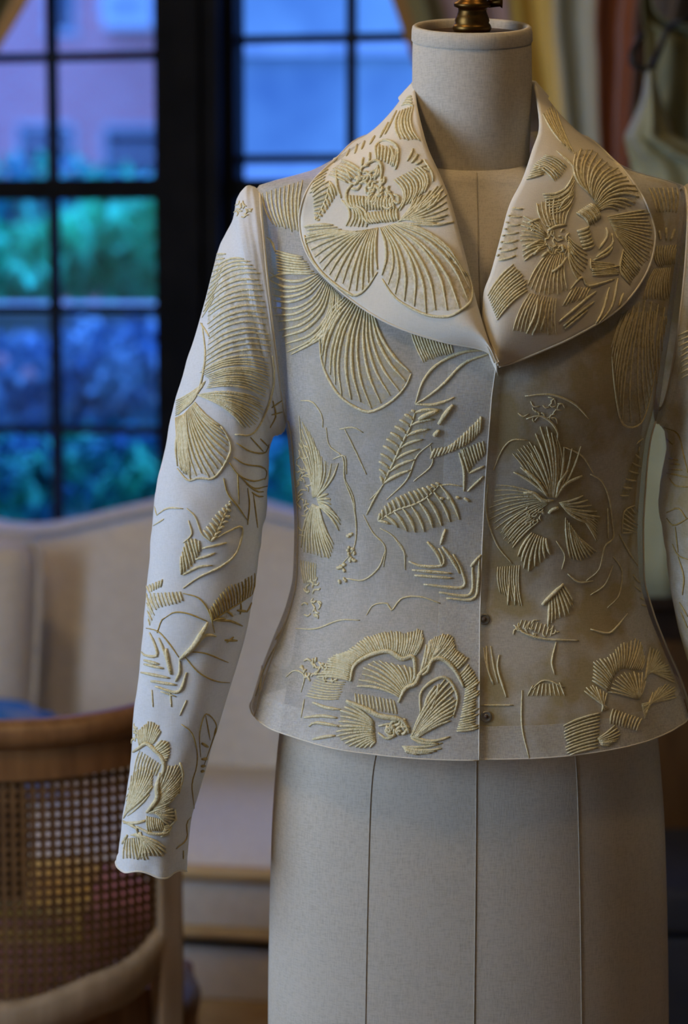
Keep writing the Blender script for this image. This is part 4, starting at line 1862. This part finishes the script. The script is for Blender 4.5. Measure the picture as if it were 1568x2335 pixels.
m.fan([(790, 560), (880, 600)], [(795, 465), (900, 500)], 6, .0)
m.fan([(960, 570), (1060, 610)], [(1000, 490), (1110, 630)], 5, .05)
m.fan([(420, 640), (380, 760)], [(500, 600), (470, 700)], 6, .0)
m.fan([(950, 900), (1080, 860)], [(1000, 780), (1160, 760)], 6, .1)
m.fan([(920, 270), (1000, 240)], [(920, 445), (1040, 460)], 6, .16)
m.fan([(930, 240), (960, 195)], [(1000, 240), (990, 185)], 4, -.2)
m.lines([[(600, 540), (620, 500)], [(650, 525), (665, 470)], [(690, 500), (710, 450)], [(740, 470), (770, 420)], [(800, 430), (850, 340)], [(830, 410), (900, 270)], [(1060, 560), (1110, 640), (1115, 690)]])
m.done()

# ---- body, shoulder and chest, left in the picture
m = Motif('A', BVL, panL, 'embroidered_petal', 2, .0012)
m.fan([(100, 760), (340, 685)], [(170, 960), (330, 1010)], 10, .06, .0011)
m.fan([(180, 1100), (190, 1225)], [(345, 1140), (420, 1240)], 8, .03)
m.fan([(430, 1240), (565, 1370)], [(115, 1215), (105, 1300), (130, 1400), (170, 1540), (210, 1640), (240, 1740), (330, 1690), (420, 1610)], 17, -.20, .0013, outline=False)
m.lines([[(90, 1290), (220, 1240), (400, 1240)], [(80, 1000), (150, 1040), (180, 1110)]])
m.done()
m = Motif('C', BVL, panL, 'embroidered_petal', 3, .0014)
m.fan([(590, -5), (760, 95)], [(440, 220), (455, 380), (510, 510), (580, 600), (680, 662), (750, 675), (860, 620), (950, 530), (985, 450)], 15, .10, outline=True)
m.done()
m = Motif('C', BVL, panL, 'embroidered_bud', 4, .0011)
m.fan([(980, 190), (1220, 265)], [(1060, 385), (1235, 330)], 14, .03, .0008)
m.lines([[(1450, 310), (1300, 322), (1150, 390), (1060, 490), (1010, 630)], [(1450, 330), (1300, 390), (1180, 510), (1080, 590), (1010, 630)], [(1010, 630), (1110, 635), (1200, 610), (1240, 590)]], .0013)
m.done()
m = Motif('C', BVL, panL, 'embroidered_leaf', 5, .0013)
m.leaf([(820, 1105), (880, 980), (935, 860), (985, 760), (1010, 680)], [(800, 1060), (790, 960), (830, 840), (870, 780), (920, 710), (985, 668)],
       [(990, 1020), (1040, 890), (1110, 760), (1165, 665)], 11, 7, .0014)
m.line([(820, 1110), (770, 1190), (720, 1290)], .001)
m.line([(840, 1200), (960, 1080), (1020, 940), (1110, 860)], .0008)
m.lines([[(1030, 720), (1090, 690), (1150, 670)], [(1150, 750), (1190, 690), (1235, 635)], [(1120, 820), (1155, 785)]], .0024)
m.done()
m = Motif('C', BVL, panL, 'embroidered_leaf', 6, .0013)
m.fan([(1100, 955), (1230, 910), (1330, 860), (1390, 800)], [(1130, 890), (1220, 870), (1320, 780), (1400, 700)], 16, .03, .0015)
m.fan([(1280, 900), (1410, 850)], [(1330, 1040), (1425, 930)], 8, .0, .001)
m.lines([[(1270, 920), (1300, 1020), (1300, 1150)], [(1330, 1040), (1420, 1000)], [(1320, 1150), (1415, 1060)], [(1290, 900), (1330, 1040)]], .0013)
m.done()
m = Motif('C', BVL, panL, 'embroidered_leaf', 7, .0013)
m.leaf([(790, 1325), (900, 1262), (1000, 1230), (1080, 1185), (1155, 1110)], [(800, 1280), (830, 1230), (900, 1180), (1000, 1140), (1130, 1100)],
       [(860, 1345), (1000, 1400), (1120, 1380), (1280, 1330)], 15, 9, .0014)
m.lines([[(1150, 1190), (1180, 1195)], [(1200, 1185), (1220, 1200)], [(1250, 1185), (1275, 1190)], [(1300, 1190), (1330, 1210)]], .0014)
m.lines([[(1160, 1470), (1175, 1420), (1190, 1375)], [(1080, 1450), (1140, 1520), (1172, 1600)], [(1170, 1480), (1230, 1560), (1275, 1640)], [(1340, 1600), (1390, 1540)]], .0015)
m.done()
m = Motif('C', BVL, panL, 'embroidered_blossom', 8, .0010)
m.fan([(400, 1190), (425, 1180)], [(312, 900), (340, 730), (385, 800), (420, 860), (470, 960), (560, 970)], 14, .08)
m.fan([(425, 1190), (440, 1240)], [(480, 1130), (510, 1200), (520, 1260), (575, 1340), (560, 1390)], 9, -.06, .0012)
m.fan([(400, 1225), (440, 1240)], [(330, 1500), (385, 1540), (430, 1550), (500, 1565), (530, 1480)], 13, .05, .0012)
m.lines([[(480, 770), (500, 880), (580, 950), (590, 1080), (640, 1220), (660, 1380), (640, 1500), (570, 1590)], [(330, 610), (400, 620), (455, 700), (460, 770)],
         [(590, 780), (640, 880), (720, 1050)], [(320, 700), (340, 900), (400, 1100)]], .0008)
m.scrib((340, 1150), 40, 320, 34, 50, .0008)
m.scrib((630, 1450), 30, 140, 12, 24, .0016)
m.done()
# ---- lower left body
m = Motif('E', BVL, panL, 'embroidered_chevron', 9, .0014)
m.lines([[(970, 78), (1040, 105), (1165, 105), (1180, 60), (1150, 0)], [(990, 130), (1225, 150)], [(1005, 162), (1230, 178)], [(1060, 216), (1290, 232), (1285, 130), (1235, 35)],
         [(1150, 264), (1335, 276), (1350, 110)], [(1195, 299), (1355, 302), (1385, 200), (1390, 60)], [(1340, 110), (1400, 40)]])
m.done()
m = Motif('E', BVL, panL, 'embroidered_peony', 10, .0013)
m.fan([(625, 790), (650, 700), (740, 640), (850, 620), (960, 655), (1010, 640)], [(420, 765), (500, 650), (600, 610), (710, 530), (800, 500), (900, 490), (960, 500), (1040, 478), (1062, 525)], 44, .06, .0014)
m.line([(625, 795), (650, 700), (740, 640), (850, 615), (930, 660), (1000, 650), (1010, 780)], .0022)
m.fan([(1030, 770), (1080, 700), (1120, 655), (1190, 665), (1250, 725)], [(1080, 560), (1130, 520), (1180, 505), (1240, 530), (1255, 600), (1325, 650)], 22, .05, .0014)
m.line([(1020, 760), (1080, 740), (1110, 670), (1170, 660), (1240, 720), (1300, 830)], .002)
m.fan([(1270, 760), (1305, 840), (1280, 1000), (1255, 1090)], [(1330, 690), (1390, 790), (1398, 900), (1395, 1000), (1390, 1070)], 24, .04, .0012)
m.fan([(920, 890), (985, 810)], [(650, 820), (700, 690), (780, 660), (860, 680), (950, 690), (1010, 720)], 13, .08, .0012)
m.line([(910, 920), (955, 835), (1010, 810), (1040, 750), (1100, 690)], .002)
m.fan([(985, 1120), (1015, 1135)], [(1195, 770), (1235, 810), (1255, 880), (1255, 950), (1235, 1020)], 10, -.05, .0015)
m.lines([[(1040, 990), (1050, 850), (1180, 770), (1260, 880), (1235, 1010)], [(1060, 1000), (1080, 900), (1130, 820)], [(1090, 1000), (1130, 900), (1150, 810)]], .0014)
m.fan([(765, 1035), (775, 1150)], [(590, 910), (560, 980), (545, 1060), (535, 1110), (580, 1160), (640, 1190), (740, 1190)], 15, .04, .0014)
m.lines([[(350, 1010), (450, 1000), (545, 1012)], [(380, 1062), (420, 1040), (560, 1062)], [(400, 1140), (470, 1125), (535, 1117)], [(400, 920), (480, 950), (565, 962)]], .0014)
m.line([(600, 910), (720, 960), (800, 1000), (930, 1025), (975, 1100)], .0024)
m.line([(790, 1060), (870, 1050), (885, 1110), (840, 1135), (790, 1100)], .0014)
m.scrib((900, 1070), 60, 40, 14, 60, .0016)
m.fan([(930, 1180), (950, 1200)], [(1175, 1160), (1160, 1205), (1050, 1230), (970, 1222)], 8, .06)
m.lines([[(980, 1120), (1100, 1150), (1215, 1125)], [(985, 1130), (1050, 1160), (1150, 1165)]], .0014)
m.scrib((480, 720), 150, 70, 40, 40, .0012)
m.fan([(360, 880), (420, 770)], [(560, 900), (600, 800)], 8, .05, .0008)
m.fan([(660, 950), (900, 990)], [(650, 860), (880, 900)], 12, .0, .0008)
m.done()
m = Motif('E', BVL, panL, 'embroidered_tendril', 11, .0008, thin=False)
m.lines([[(600, 180), (700, 190), (790, 120), (830, 20)], [(720, 400), (760, 340), (840, 330), (870, 370), (930, 300), (1040, 290), (1160, 330)], [(300, 480), (420, 480), (560, 430), (680, 430)],
         [(240, 770), (290, 730), (350, 760), (330, 860)], [(350, 900), (330, 1010)]])
m.scrib((400, 300), 50, 130, 20, 40, .001)
m.scrib((560, 150), 40, 90, 8, 24, .0016)
m.done()
# ---- flare of the back panel at the left
m = Motif('E', BVB, back, 'embroidered_leaf', 12, .0012)
m.lines([[(60, 880), (130, 680), (240, 480)], [(180, 545), (250, 440)], [(130, 670), (195, 720)], [(120, 760), (205, 762)], [(130, 800), (195, 802)], [(100, 700), (80, 960)], [(40, 890), (60, 950), (90, 990)], [(150, 860), (180, 880)]])
m.fan([(190, 560), (170, 640)], [(260, 400), (240, 560)], 6)
m.done()

# ---- sleeve, left in the picture
m = Motif('G', BVS, slL, 'embroidered_shell', 13, .0010)
m.fan([(555, 640), (480, 1000), (490, 1130), (460, 1300), (430, 1400)], [(745, 590), (845, 660), (870, 780), (895, 900), (915, 1030), (925, 1150), (935, 1290)], 20, -.14, .0010, fill=True)
m.fan([(425, 1400), (490, 1450), (470, 1510)], [(940, 1330), (930, 1480), (895, 1570)], 12, -.12, .0010, fill=False)
m.fan([(400, 1560), (480, 1590)], [(890, 1600), (870, 1690), (800, 1785), (740, 1800)], 13, -.10, .0010, fill=False)
m.line([(935, 1280), (948, 1450), (900, 1650), (800, 1830), (670, 1840)], .0011)
m.fan([(300, 1705), (385, 1610)], [(262, 2080), (335, 2165), (410, 2150), (510, 2152), (580, 2080), (640, 1950), (620, 1860), (570, 1780)], 17, .07, .0011, outline=True)
m.fan([(250, 1720), (320, 1690)], [(285, 2105), (355, 2160)], 12, .0, .0010)
m.fan([(252, 1705), (255, 1600)], [(400, 1560), (480, 1450)], 8, .05)
m.fan([(545, 560), (440, 1010)], [(610, 560), (520, 880)], 12, .0, .0009)
m.lines([[(430, 1050), (490, 1145)], [(440, 1050), (460, 1300), (400, 1560), (270, 1700)]], .0010)
m.scrib((720, 240), 60, 50, 14, 40, .0008)
m.done()
m = Motif('G', BVS, slL, 'embroidered_leaf', 14, .0008, thin=True)
m.lines([[(680, 1900), (780, 1960), (880, 1970), (910, 1910)], [(780, 1860), (870, 1960)], [(850, 1870), (910, 1930)], [(660, 2000), (740, 2050), (860, 2070), (895, 2110), (880, 2160)],
         [(630, 2040), (700, 2130), (800, 2170), (890, 2150)], [(690, 2120), (700, 2335)], [(760, 2220), (772, 2335), (760, 2480)], [(700, 2130), (800, 2220), (900, 2205)], [(750, 2190), (830, 2245), (905, 2240)],
         [(790, 2250), (840, 2280), (900, 2275)], [(590, 2150), (620, 2260), (690, 2350), (760, 2450)], [(800, 2260), (830, 2500)], [(940, 1600), (960, 1700), (920, 1790)], [(930, 1650), (1000, 1600)], [(930, 1700), (1005, 1680)]])
m.done()
m = Motif('H', BVS, slL, 'embroidered_leaf', 15, .0011)
m.leaf([(612, 340), (660, 260), (720, 115)], [(565, 275), (640, 180), (715, 110)], [(650, 310), (725, 200), (722, 140)], 9, 7, .0013)
m.fan([(440, 535), (470, 510), (520, 460), (545, 400)], [(438, 420), (460, 350), (490, 315), (540, 335)], 8, .0, .0012)
m.lines([[(450, 535), (540, 490), (620, 480)], [(520, 445), (580, 430), (635, 408)], [(560, 382), (700, 350)], [(450, 612), (540, 550), (680, 480), (760, 400), (790, 260), (700, 290), (610, 342)]], .0011)
m.lines([[(300, 190), (360, 150), (450, 152)], [(470, 150), (520, 200), (560, 300), (615, 345)], [(280, 250), (340, 212)], [(285, 140), (300, 190)], [(480, 220), (500, 300), (450, 350)]], .0008)
m.done()
m = Motif('H', BVS, slL, 'embroidered_leaf', 16, .0011, thin=True)
m.leaf([(620, 800), (700, 745), (780, 695), (860, 640)], [(600, 730), (650, 660), (720, 592), (800, 560), (880, 512)], [(700, 790), (760, 770), (815, 750)], 18, 4, .0011)
m.lines([[(640, 800), (720, 802), (790, 830)], [(760, 740), (815, 746)], [(690, 912), (760, 915)], [(700, 925), (740, 895)]], .0012)
m.lines([[(350, 780), (400, 752), (480, 760), (590, 805)], [(450, 642), (540, 670), (600, 750), (632, 870)], [(490, 980), (580, 990), (710, 1042)], [(460, 1010), (540, 1100), (640, 1150), (740, 1160)], [(215, 840), (300, 860), (360, 920), (425, 1012)], [(300, 872), (325, 800), (350, 780)]], .0007)
m.done()
m = Motif('H', BVS, slL, 'embroidered_calyx', 17, .0012)
m.line([(592, 808), (565, 860), (510, 950), (430, 1025)], .0028, .25)
m.line([(640, 890), (580, 885), (510, 955)], .0014)
m.fan([(240, 642), (430, 632)], [(275, 745), (450, 690)], 10, .05, .0010)
m.fan([(235, 650), (250, 790)], [(300, 740), (260, 830)], 4, .0, .0009)
m.fan([(240, 600), (330, 560)], [(260, 640), (320, 610)], 6)
m.lines([[(200, 960), (230, 1000), (300, 1002), (285, 930), (258, 870)], [(200, 1022), (310, 1052)], [(200, 1046), (335, 1076)], [(210, 1100), (370, 1132)], [(265, 1150), (410, 1172)],
         [(290, 1180), (422, 1212), (470, 1100)], [(310, 900), (350, 1000), (385, 1112)], [(430, 1030), (430, 1100), (405, 1152)]], .0014)
m.line([(352, 960), (365, 1040), (382, 1110)], .002)
m.lines([[(270, 1200), (277, 1300)], [(375, 1210), (382, 1300)], [(470, 1260), (430, 1350)], [(320, 1210), (410, 1240)]], .0008)
m.done()
m = Motif('H', BVS, slL, 'embroidered_peony', 18, .0012)
m.fan([(200, 1525), (275, 1512)], [(190, 1440), (250, 1380), (300, 1392), (322, 1435)], 12, .0, .0013)
m.fan([(280, 1540), (340, 1615)], [(330, 1490), (370, 1500), (378, 1560), (352, 1625)], 10, .04, .0013)
m.line([(165, 1560), (200, 1535), (240, 1510), (290, 1552), (332, 1600), (340, 1660), (310, 1720)], .002)
m.fan([(300, 1800), (275, 1910)], [(370, 1632), (430, 1622), (447, 1680), (440, 1740), (420, 1800), (350, 1880)], 17, .05, .0014)
m.fan([(108, 1945), (135, 1900)], [(155, 1690), (200, 1645), (250, 1640), (282, 1685), (275, 1755)], 14, .04, .0012)
m.fan([(250, 1912), (300, 1912)], [(350, 1870), (402, 1890), (405, 1940), (370, 1985)], 8, .05, .0014)
m.line([(320, 1680), (300, 1760), (300, 1830), (240, 1910)], .0022)
m.fan([(150, 2040), (205, 2020)], [(365, 2120), (340, 2165), (260, 2172), (190, 2185)], 9, -.08, .0013)
m.lines([[(180, 1990), (260, 2030), (350, 2030), (382, 1990)], [(110, 1970), (180, 1970), (235, 1955)], [(105, 1960), (180, 2000), (190, 2030)], [(130, 2040), (100, 2090)]], .0014)
m.fan([(320, 2050), (340, 1990)], [(370, 2030), (380, 1985)], 6)
m.scrib((170, 1430), 22, 70, 10, 40, .001)
m.fan([(200, 1550), (320, 1630)], [(165, 1690), (290, 1700)], 9, .04, .0008)
m.fan([(240, 1930), (330, 1950)], [(250, 2025), (350, 2020)], 9, .05, .0009)
m.fan([(120, 2060), (200, 2050)], [(105, 2180), (250, 2190)], 8, .04, .0010)
m.fan([(120, 1800), (130, 1930)], [(170, 1700), (260, 1800)], 7, .04, .0009)
m.lines([[(345, 1625), (330, 1700), (300, 1800)], [(400, 1890), (405, 1950), (370, 1990)], [(430, 1620), (447, 1690), (425, 1800)]], .0014)
m.done()
m = Motif('H', BVS, slL, 'embroidered_leaf', 19, .0007, thin=True)
m.lines([[(440, 1400), (500, 1450), (530, 1560), (525, 1650), (500, 1750), (512, 1900), (470, 1970), (470, 2060), (410, 2120)], [(550, 1590), (545, 1450), (580, 1340), (640, 1400), (620, 1490), (565, 1650)],
         [(580, 1350), (605, 1490)], [(450, 2130), (450, 2180)], [(420, 2110), (460, 2080)]])
m.lines([[(555, 1508), (592, 1530)], [(555, 1600), (585, 1600)], [(552, 1640), (575, 1640)], [(552, 1670), (568, 1670)], [(638, 1420), (628, 1460)]], .0014)
m.done()

# ---- collar, right in the picture
m = Motif('B', BVC, collar, 'embroidered_peony', 20, .0011)
m.fan([(545, 905), (600, 1045)], [(770, 770), (775, 905)], 8, .2, .0012)
m.fan([(870, 900), (945, 1020)], [(770, 590), (870, 570), (960, 640), (1060, 710), (1170, 790), (1225, 880), (1200, 970), (1080, 1018)], 19, -.18, .0012)
m.fan([(545, 340), (625, 265)], [(690, 560), (770, 630)], 7, .04, .0010)
m.fan([(640, 600), (740, 700)], [(830, 840), (860, 880)], 5, -.1)
m.fan([(1000, 1065), (1060, 1200)], [(1290, 1010), (1318, 1120), (1326, 1220), (1296, 1370), (1240, 1440)], 17, .0, .0010)
m.fan([(780, 1035), (880, 970)], [(880, 1135), (955, 1080)], 9, -.15, .0014)
m.fan([(785, 1165), (825, 1290)], [(872, 1135), (912, 1260)], 6, .12, .0016)
m.lines([[(990, 1140), (1000, 1200), (940, 1290)], [(1030, 1180), (1032, 1260), (920, 1350)], [(1042, 1230), (1012, 1312), (900, 1372)], [(580, 1162), (640, 1132), (712, 1120)], [(430, 1280), (530, 1230)],
         [(480, 1332), (530, 1282)], [(540, 1342), (580, 1312)], [(610, 1452), (670, 1412), (712, 1350)], [(680, 1260), (690, 1312)], [(740, 1310), (772, 1342)], [(520, 1080), (440, 1110)], [(660, 1010), (700, 950), (760, 910)]], .0014)
m.scrib((640, 1240), 110, 90, 24, 60, .0009)
m.scrib((560, 1120), 110, 60, 12, 60, .0009)
m.fan([(160, 1620), (225, 1790)], [(350, 1385), (420, 1480), (455, 1565)], 11, -.06, .0010)
m.lines([[(510, 1640), (492, 1750), (430, 1885)], [(540, 1660), (512, 1800), (470, 1895)], [(560, 1760), (530, 1860)]], .0012)
m.fan([(880, 1380), (895, 1475)], [(1060, 1400), (1085, 1465)], 7, .0)
m.fan([(1110, 1300), (1090, 1440)], [(1235, 1445), (1160, 1540)], 8, .0)
m.lines([[(880, 1360), (900, 1440), (1080, 1410)], [(1110, 1295), (1090, 1440), (1160, 1540)], [(740, 1572), (820, 1490), (870, 1552), (1050, 1502)]], .0012)
m.lines([[(660, 1800), (760, 1720), (850, 1642), (920, 1590)], [(690, 1832), (800, 1740), (905, 1660)], [(870, 1882), (960, 1742), (1012, 1560)], [(920, 1832), (1030, 1692), (1072, 1500)], [(1080, 1690), (1112, 1600)], [(700, 1850), (860, 1720)]], .0014)
m.fan([(235, 1370), (330, 1000)], [(360, 1335), (410, 1010)], 7, .05, .0010)
m.fan([(430, 800), (480, 720)], [(560, 760), (580, 700)], 5)
m.fan([(600, 1300), (700, 1320)], [(430, 1560), (560, 1625), (720, 1600)], 10, .05, .0008)
m.fan([(570, 1180), (570, 1280)], [(395, 1050), (385, 1200), (405, 1380)], 10, .06, .0010)
m.fan([(580, 1150), (700, 1130)], [(500, 960), (640, 900), (760, 960)], 9, -.08, .0009)
m.fan([(720, 1200), (720, 1300)], [(860, 1300), (860, 1420), (800, 1520)], 8, .08, .0010)
m.fan([(480, 700), (560, 630)], [(640, 820), (720, 720)], 8, -.1, .0010)
m.fan([(455, 1600), (640, 1640)], [(330, 1880), (640, 1900)], 12, .05, .0007)
m.fan([(760, 1560), (880, 1560)], [(680, 1700), (840, 1640)], 7, .0, .0009)
m.fan([(240, 1330), (320, 1060)], [(200, 1350), (270, 1050)], 7, .0, .0010)
m.done()
# ---- body right, shoulder
m = Motif('B', BVR, panR, 'embroidered_petal', 21, .0011)
m.fan([(1290, 860), (1520, 860)], [(1350, 1040), (1500, 1040)], 8, -.06)
m.lines([[(1360, 1160), (1370, 1220)], [(1410, 1140), (1410, 1230)], [(1470, 1150), (1440, 1230)]], .0016)
m.fan([(1330, 1270), (1500, 1260)], [(1360, 1420), (1470, 1400)], 10, .1)
m.fan([(1330, 1430), (1440, 1420)], [(1250, 1650), (1440, 1660)], 10, .06)
m.fan([(1100, 1750), (1260, 1650), (1400, 1700)], [(1020, 2000), (1120, 2000), (1350, 2000)], 8, .0)
m.done()
m = Motif('D', BVR, panR, 'embroidered_petal', 22, .0010)
m.fan([(1120, -200), (1330, -220)], [(1030, 100), (1050, 320), (1090, 540), (1150, 600), (1235, 570), (1290, 430), (1335, 200)], 14, .04, .0010, outline=True)
m.fan([(1370, -180), (1440, -180)], [(1360, 430), (1450, 330), (1510, 110)], 8, .05)
m.done()
m = Motif('D', BVR, panR, 'embroidered_blossom', 23, .0010)
m.fan([(585, 1090), (640, 1095)], [(320, 900), (440, 820), (500, 600), (560, 560), (640, 690), (705, 735), (825, 705)], 13, .05, .0012)
m.lines([[(420, 900), (500, 970), (580, 1085)], [(410, 1060), (480, 1060), (540, 1110), (620, 1115)], [(585, 1205), (610, 1180), (655, 1165)], [(640, 1090), (660, 990), (720, 900)], [(640, 1090), (700, 1000), (820, 940)]], .0017)
m.fan([(660, 1130), (685, 1160)], [(835, 1078), (895, 1135), (960, 1230), (865, 1275)], 7, .06, .0012)
m.fan([(470, 1340), (565, 1380)], [(370, 1510), (415, 1610), (465, 1605), (530, 1560), (600, 1500)], 8, .06, .0013)
m.fan([(705, 1235), (800, 1375)], [(740, 1535), (830, 1545), (930, 1480)], 9, .03, .0011)
m.fan([(560, 1090), (590, 1130)], [(200, 1000), (180, 1100), (150, 1250), (300, 1420)], 12, .06, .0007)
m.lines([[(430, 540), (520, 520), (600, 560), (650, 640), (640, 720)], [(880, 930), (960, 980), (1010, 1100), (1030, 1250), (1040, 1380), (980, 1440), (940, 1600), (850, 1680)], [(420, 380), (600, 370), (760, 430), (870, 540)]], .0009)
m.scrib((480, 1220), 80, 70, 18, 40, .0008)
m.scrib((560, 480), 170, 90, 18, 70, .0006)
m.done()
m = Motif('D', BVR, panR, 'embroidered_leaf', 24, .0009)
m.fan([(1250, 680), (1160, 880), (1090, 1080)], [(1200, 720), (1240, 880), (1150, 1080)], 8, .05)
m.fan([(1100, 1345), (1120, 1190), (1225, 1140)], [(1180, 1340), (1240, 1330), (1240, 1220)], 9, .0)
m.lines([[(1100, 1340), (1120, 1190), (1222, 1140)], [(1000, 1170), (1005, 1380)], [(1080, 1350), (1150, 1480), (1230, 1600)]], .0009)
m.done()
m = Motif('F', BVR, panR, 'embroidered_frond', 25, .0013)
m.line([(540, 400), (610, 330), (690, 252)], .002)
m.fan([(590, 345), (690, 262)], [(580, 560), (650, 500), (720, 480), (770, 400)], 8, -.03, .0013)
m.lines([[(340, 540), (420, 600), (560, 640), (800, 650)], [(640, 660), (610, 800), (630, 890)], [(880, 570), (1000, 600), (1060, 560), (1140, 460)], [(1180, 190), (1220, 240), (1250, 240)], [(1190, 270), (1240, 310), (1280, 320)], [(1230, 350), (1280, 380)], [(1240, 400), (1300, 410)],
         [(310, 250), (300, 400)], [(350, 260), (350, 400)], [(240, 750), (230, 850), (290, 1050)], [(150, 690), (160, 850), (200, 960)]], .0010)
m.scrib((500, 560), 160, 60, 14, 60, .0007)
m.done()
m = Motif('F', BVR, panR, 'embroidered_peony', 26, .0011)
m.fan([(1010, 1010), (1050, 900), (1110, 850), (1235, 860)], [(890, 930), (900, 800), (1000, 760), (1080, 680), (1130, 660), (1230, 640), (1265, 780)], 26, .04, .0012)
m.fan([(1265, 930), (1285, 860)], [(1300, 690), (1360, 700), (1385, 800), (1440, 830), (1480, 950)], 14, .0, .0012)
m.fan([(1205, 1060), (1225, 1060)], [(1000, 1010), (1060, 900), (1130, 870), (1240, 870), (1270, 930)], 13, .03)
m.fan([(1260, 1200), (1240, 1100)], [(1320, 1010), (1400, 960), (1480, 970), (1490, 1050)], 11, .0)
m.fan([(1010, 1130), (960, 1150)], [(830, 1000), (880, 960), (1000, 1010)], 8, .0)
m.fan([(950, 1160), (935, 1400)], [(690, 1250), (700, 1470)], 11, .03, .0011)
m.fan([(930, 1340), (950, 1380)], [(1060, 1240), (1090, 1290), (1080, 1340), (1020, 1390)], 8, .05)
m.fan([(1040, 1130), (1240, 1200)], [(1020, 1240), (1200, 1290)], 10, .05)
m.lines([[(400, 1000), (400, 1250), (450, 1480)], [(110, 1105), (340, 1105)], [(460, 1000), (560, 930), (700, 980)]], .0008)
m.done()
# ---- right sleeve
m = Motif('D', BVS2, slR, 'embroidered_leaf', 27, .0008, thin=True)
m.lines([[(1310, 830), (1400, 815), (1500, 832)], [(1380, 852), (1510, 862)], [(1400, 892), (1530, 902)], [(1420, 922), (1565, 952)], [(1400, 600), (1500, 650), (1540, 800), (1568, 920)], [(1310, 720), (1460, 722)], [(1330, 600), (1460, 720)],
         [(1420, 1200), (1500, 1170), (1560, 1245)], [(1420, 1240), (1470, 1290), (1568, 1240)], [(1480, 1300), (1500, 1480)], [(1460, 1420), (1500, 1500), (1568, 1530)], [(1440, 960), (1480, 1010), (1568, 1020)]])
m.done()
m = Motif('B', BVS2, slR, 'embroidered_shell', 28, .0009)
m.fan([(1500, 1900), (1520, 2200)], [(1700, 1850), (1700, 2150)], 9, -.1)
m.done()
m = Motif('F', BVS2, slR, 'embroidered_leaf', 29, .0009, thin=True)
m.lines([[(1500, 60), (1540, 200), (1530, 330)], [(1510, 380), (1568, 480)], [(1520, 450), (1568, 560)]])
m.done()
# ---- fainter outlines between the large motifs
m = Motif('C', BVL, panL, 'embroidered_tendril', 31, .0007)
m.lines([[(700, 1290), (760, 1400), (830, 1480), (820, 1600)], [(590, 1080), (640, 1180), (655, 1300)], [(800, 1370), (880, 1420), (960, 1540)], [(520, 960), (590, 940), (600, 1050)],
         [(740, 1200), (800, 1140), (830, 1090)], [(880, 1420), (940, 1500), (950, 1620)], [(1090, 1130), (1200, 1110), (1290, 1120)], [(560, 780), (640, 770), (700, 800)], [(1100, 880), (1110, 990), (1000, 1090)]])
m.fan([(330, 1560), (420, 1580)], [(350, 1700), (420, 1720)], 7, .03, .0008)
m.done()
m = Motif('D', BVR, panR, 'embroidered_petal', 32, .0007)
m.fan([(480, 1010), (560, 960)], [(330, 780), (450, 700)], 7, .06, .0007)
m.fan([(430, 1180), (520, 1260)], [(250, 1330), (330, 1450)], 8, .05, .0008)
m.fan([(760, 1180), (830, 1250)], [(940, 1260), (930, 1420)], 8, -.05, .0008)
m.fan([(620, 960), (690, 960)], [(560, 640), (640, 640)], 6, .05, .0008)
m.lines([[(200, 900), (260, 760), (330, 690), (440, 690)], [(160, 1000), (150, 1200), (220, 1420), (330, 1560)], [(700, 740), (820, 800), (900, 920)], [(640, 1400), (700, 1500), (680, 1600)]])
m.done()
m = Motif('F', BVR, panR, 'embroidered_petal', 33, .0008)
m.fan([(230, 130), (380, 120)], [(250, 330), (400, 420)], 10, .05, .0007)
m.fan([(440, 1040), (700, 1040)], [(480, 960), (660, 940)], 9, .0, .0007)
m.fan([(380, 560), (600, 620)], [(400, 500), (620, 540)], 9, .0, .0007)
m.lines([[(130, 700), (150, 820), (190, 950)], [(180, 690), (200, 830), (230, 950)], [(880, 330), (980, 260), (1040, 120)], [(1040, 60), (1100, 160), (1080, 330), (1000, 420)], [(720, 180), (800, 240), (900, 230)]])
m.done()
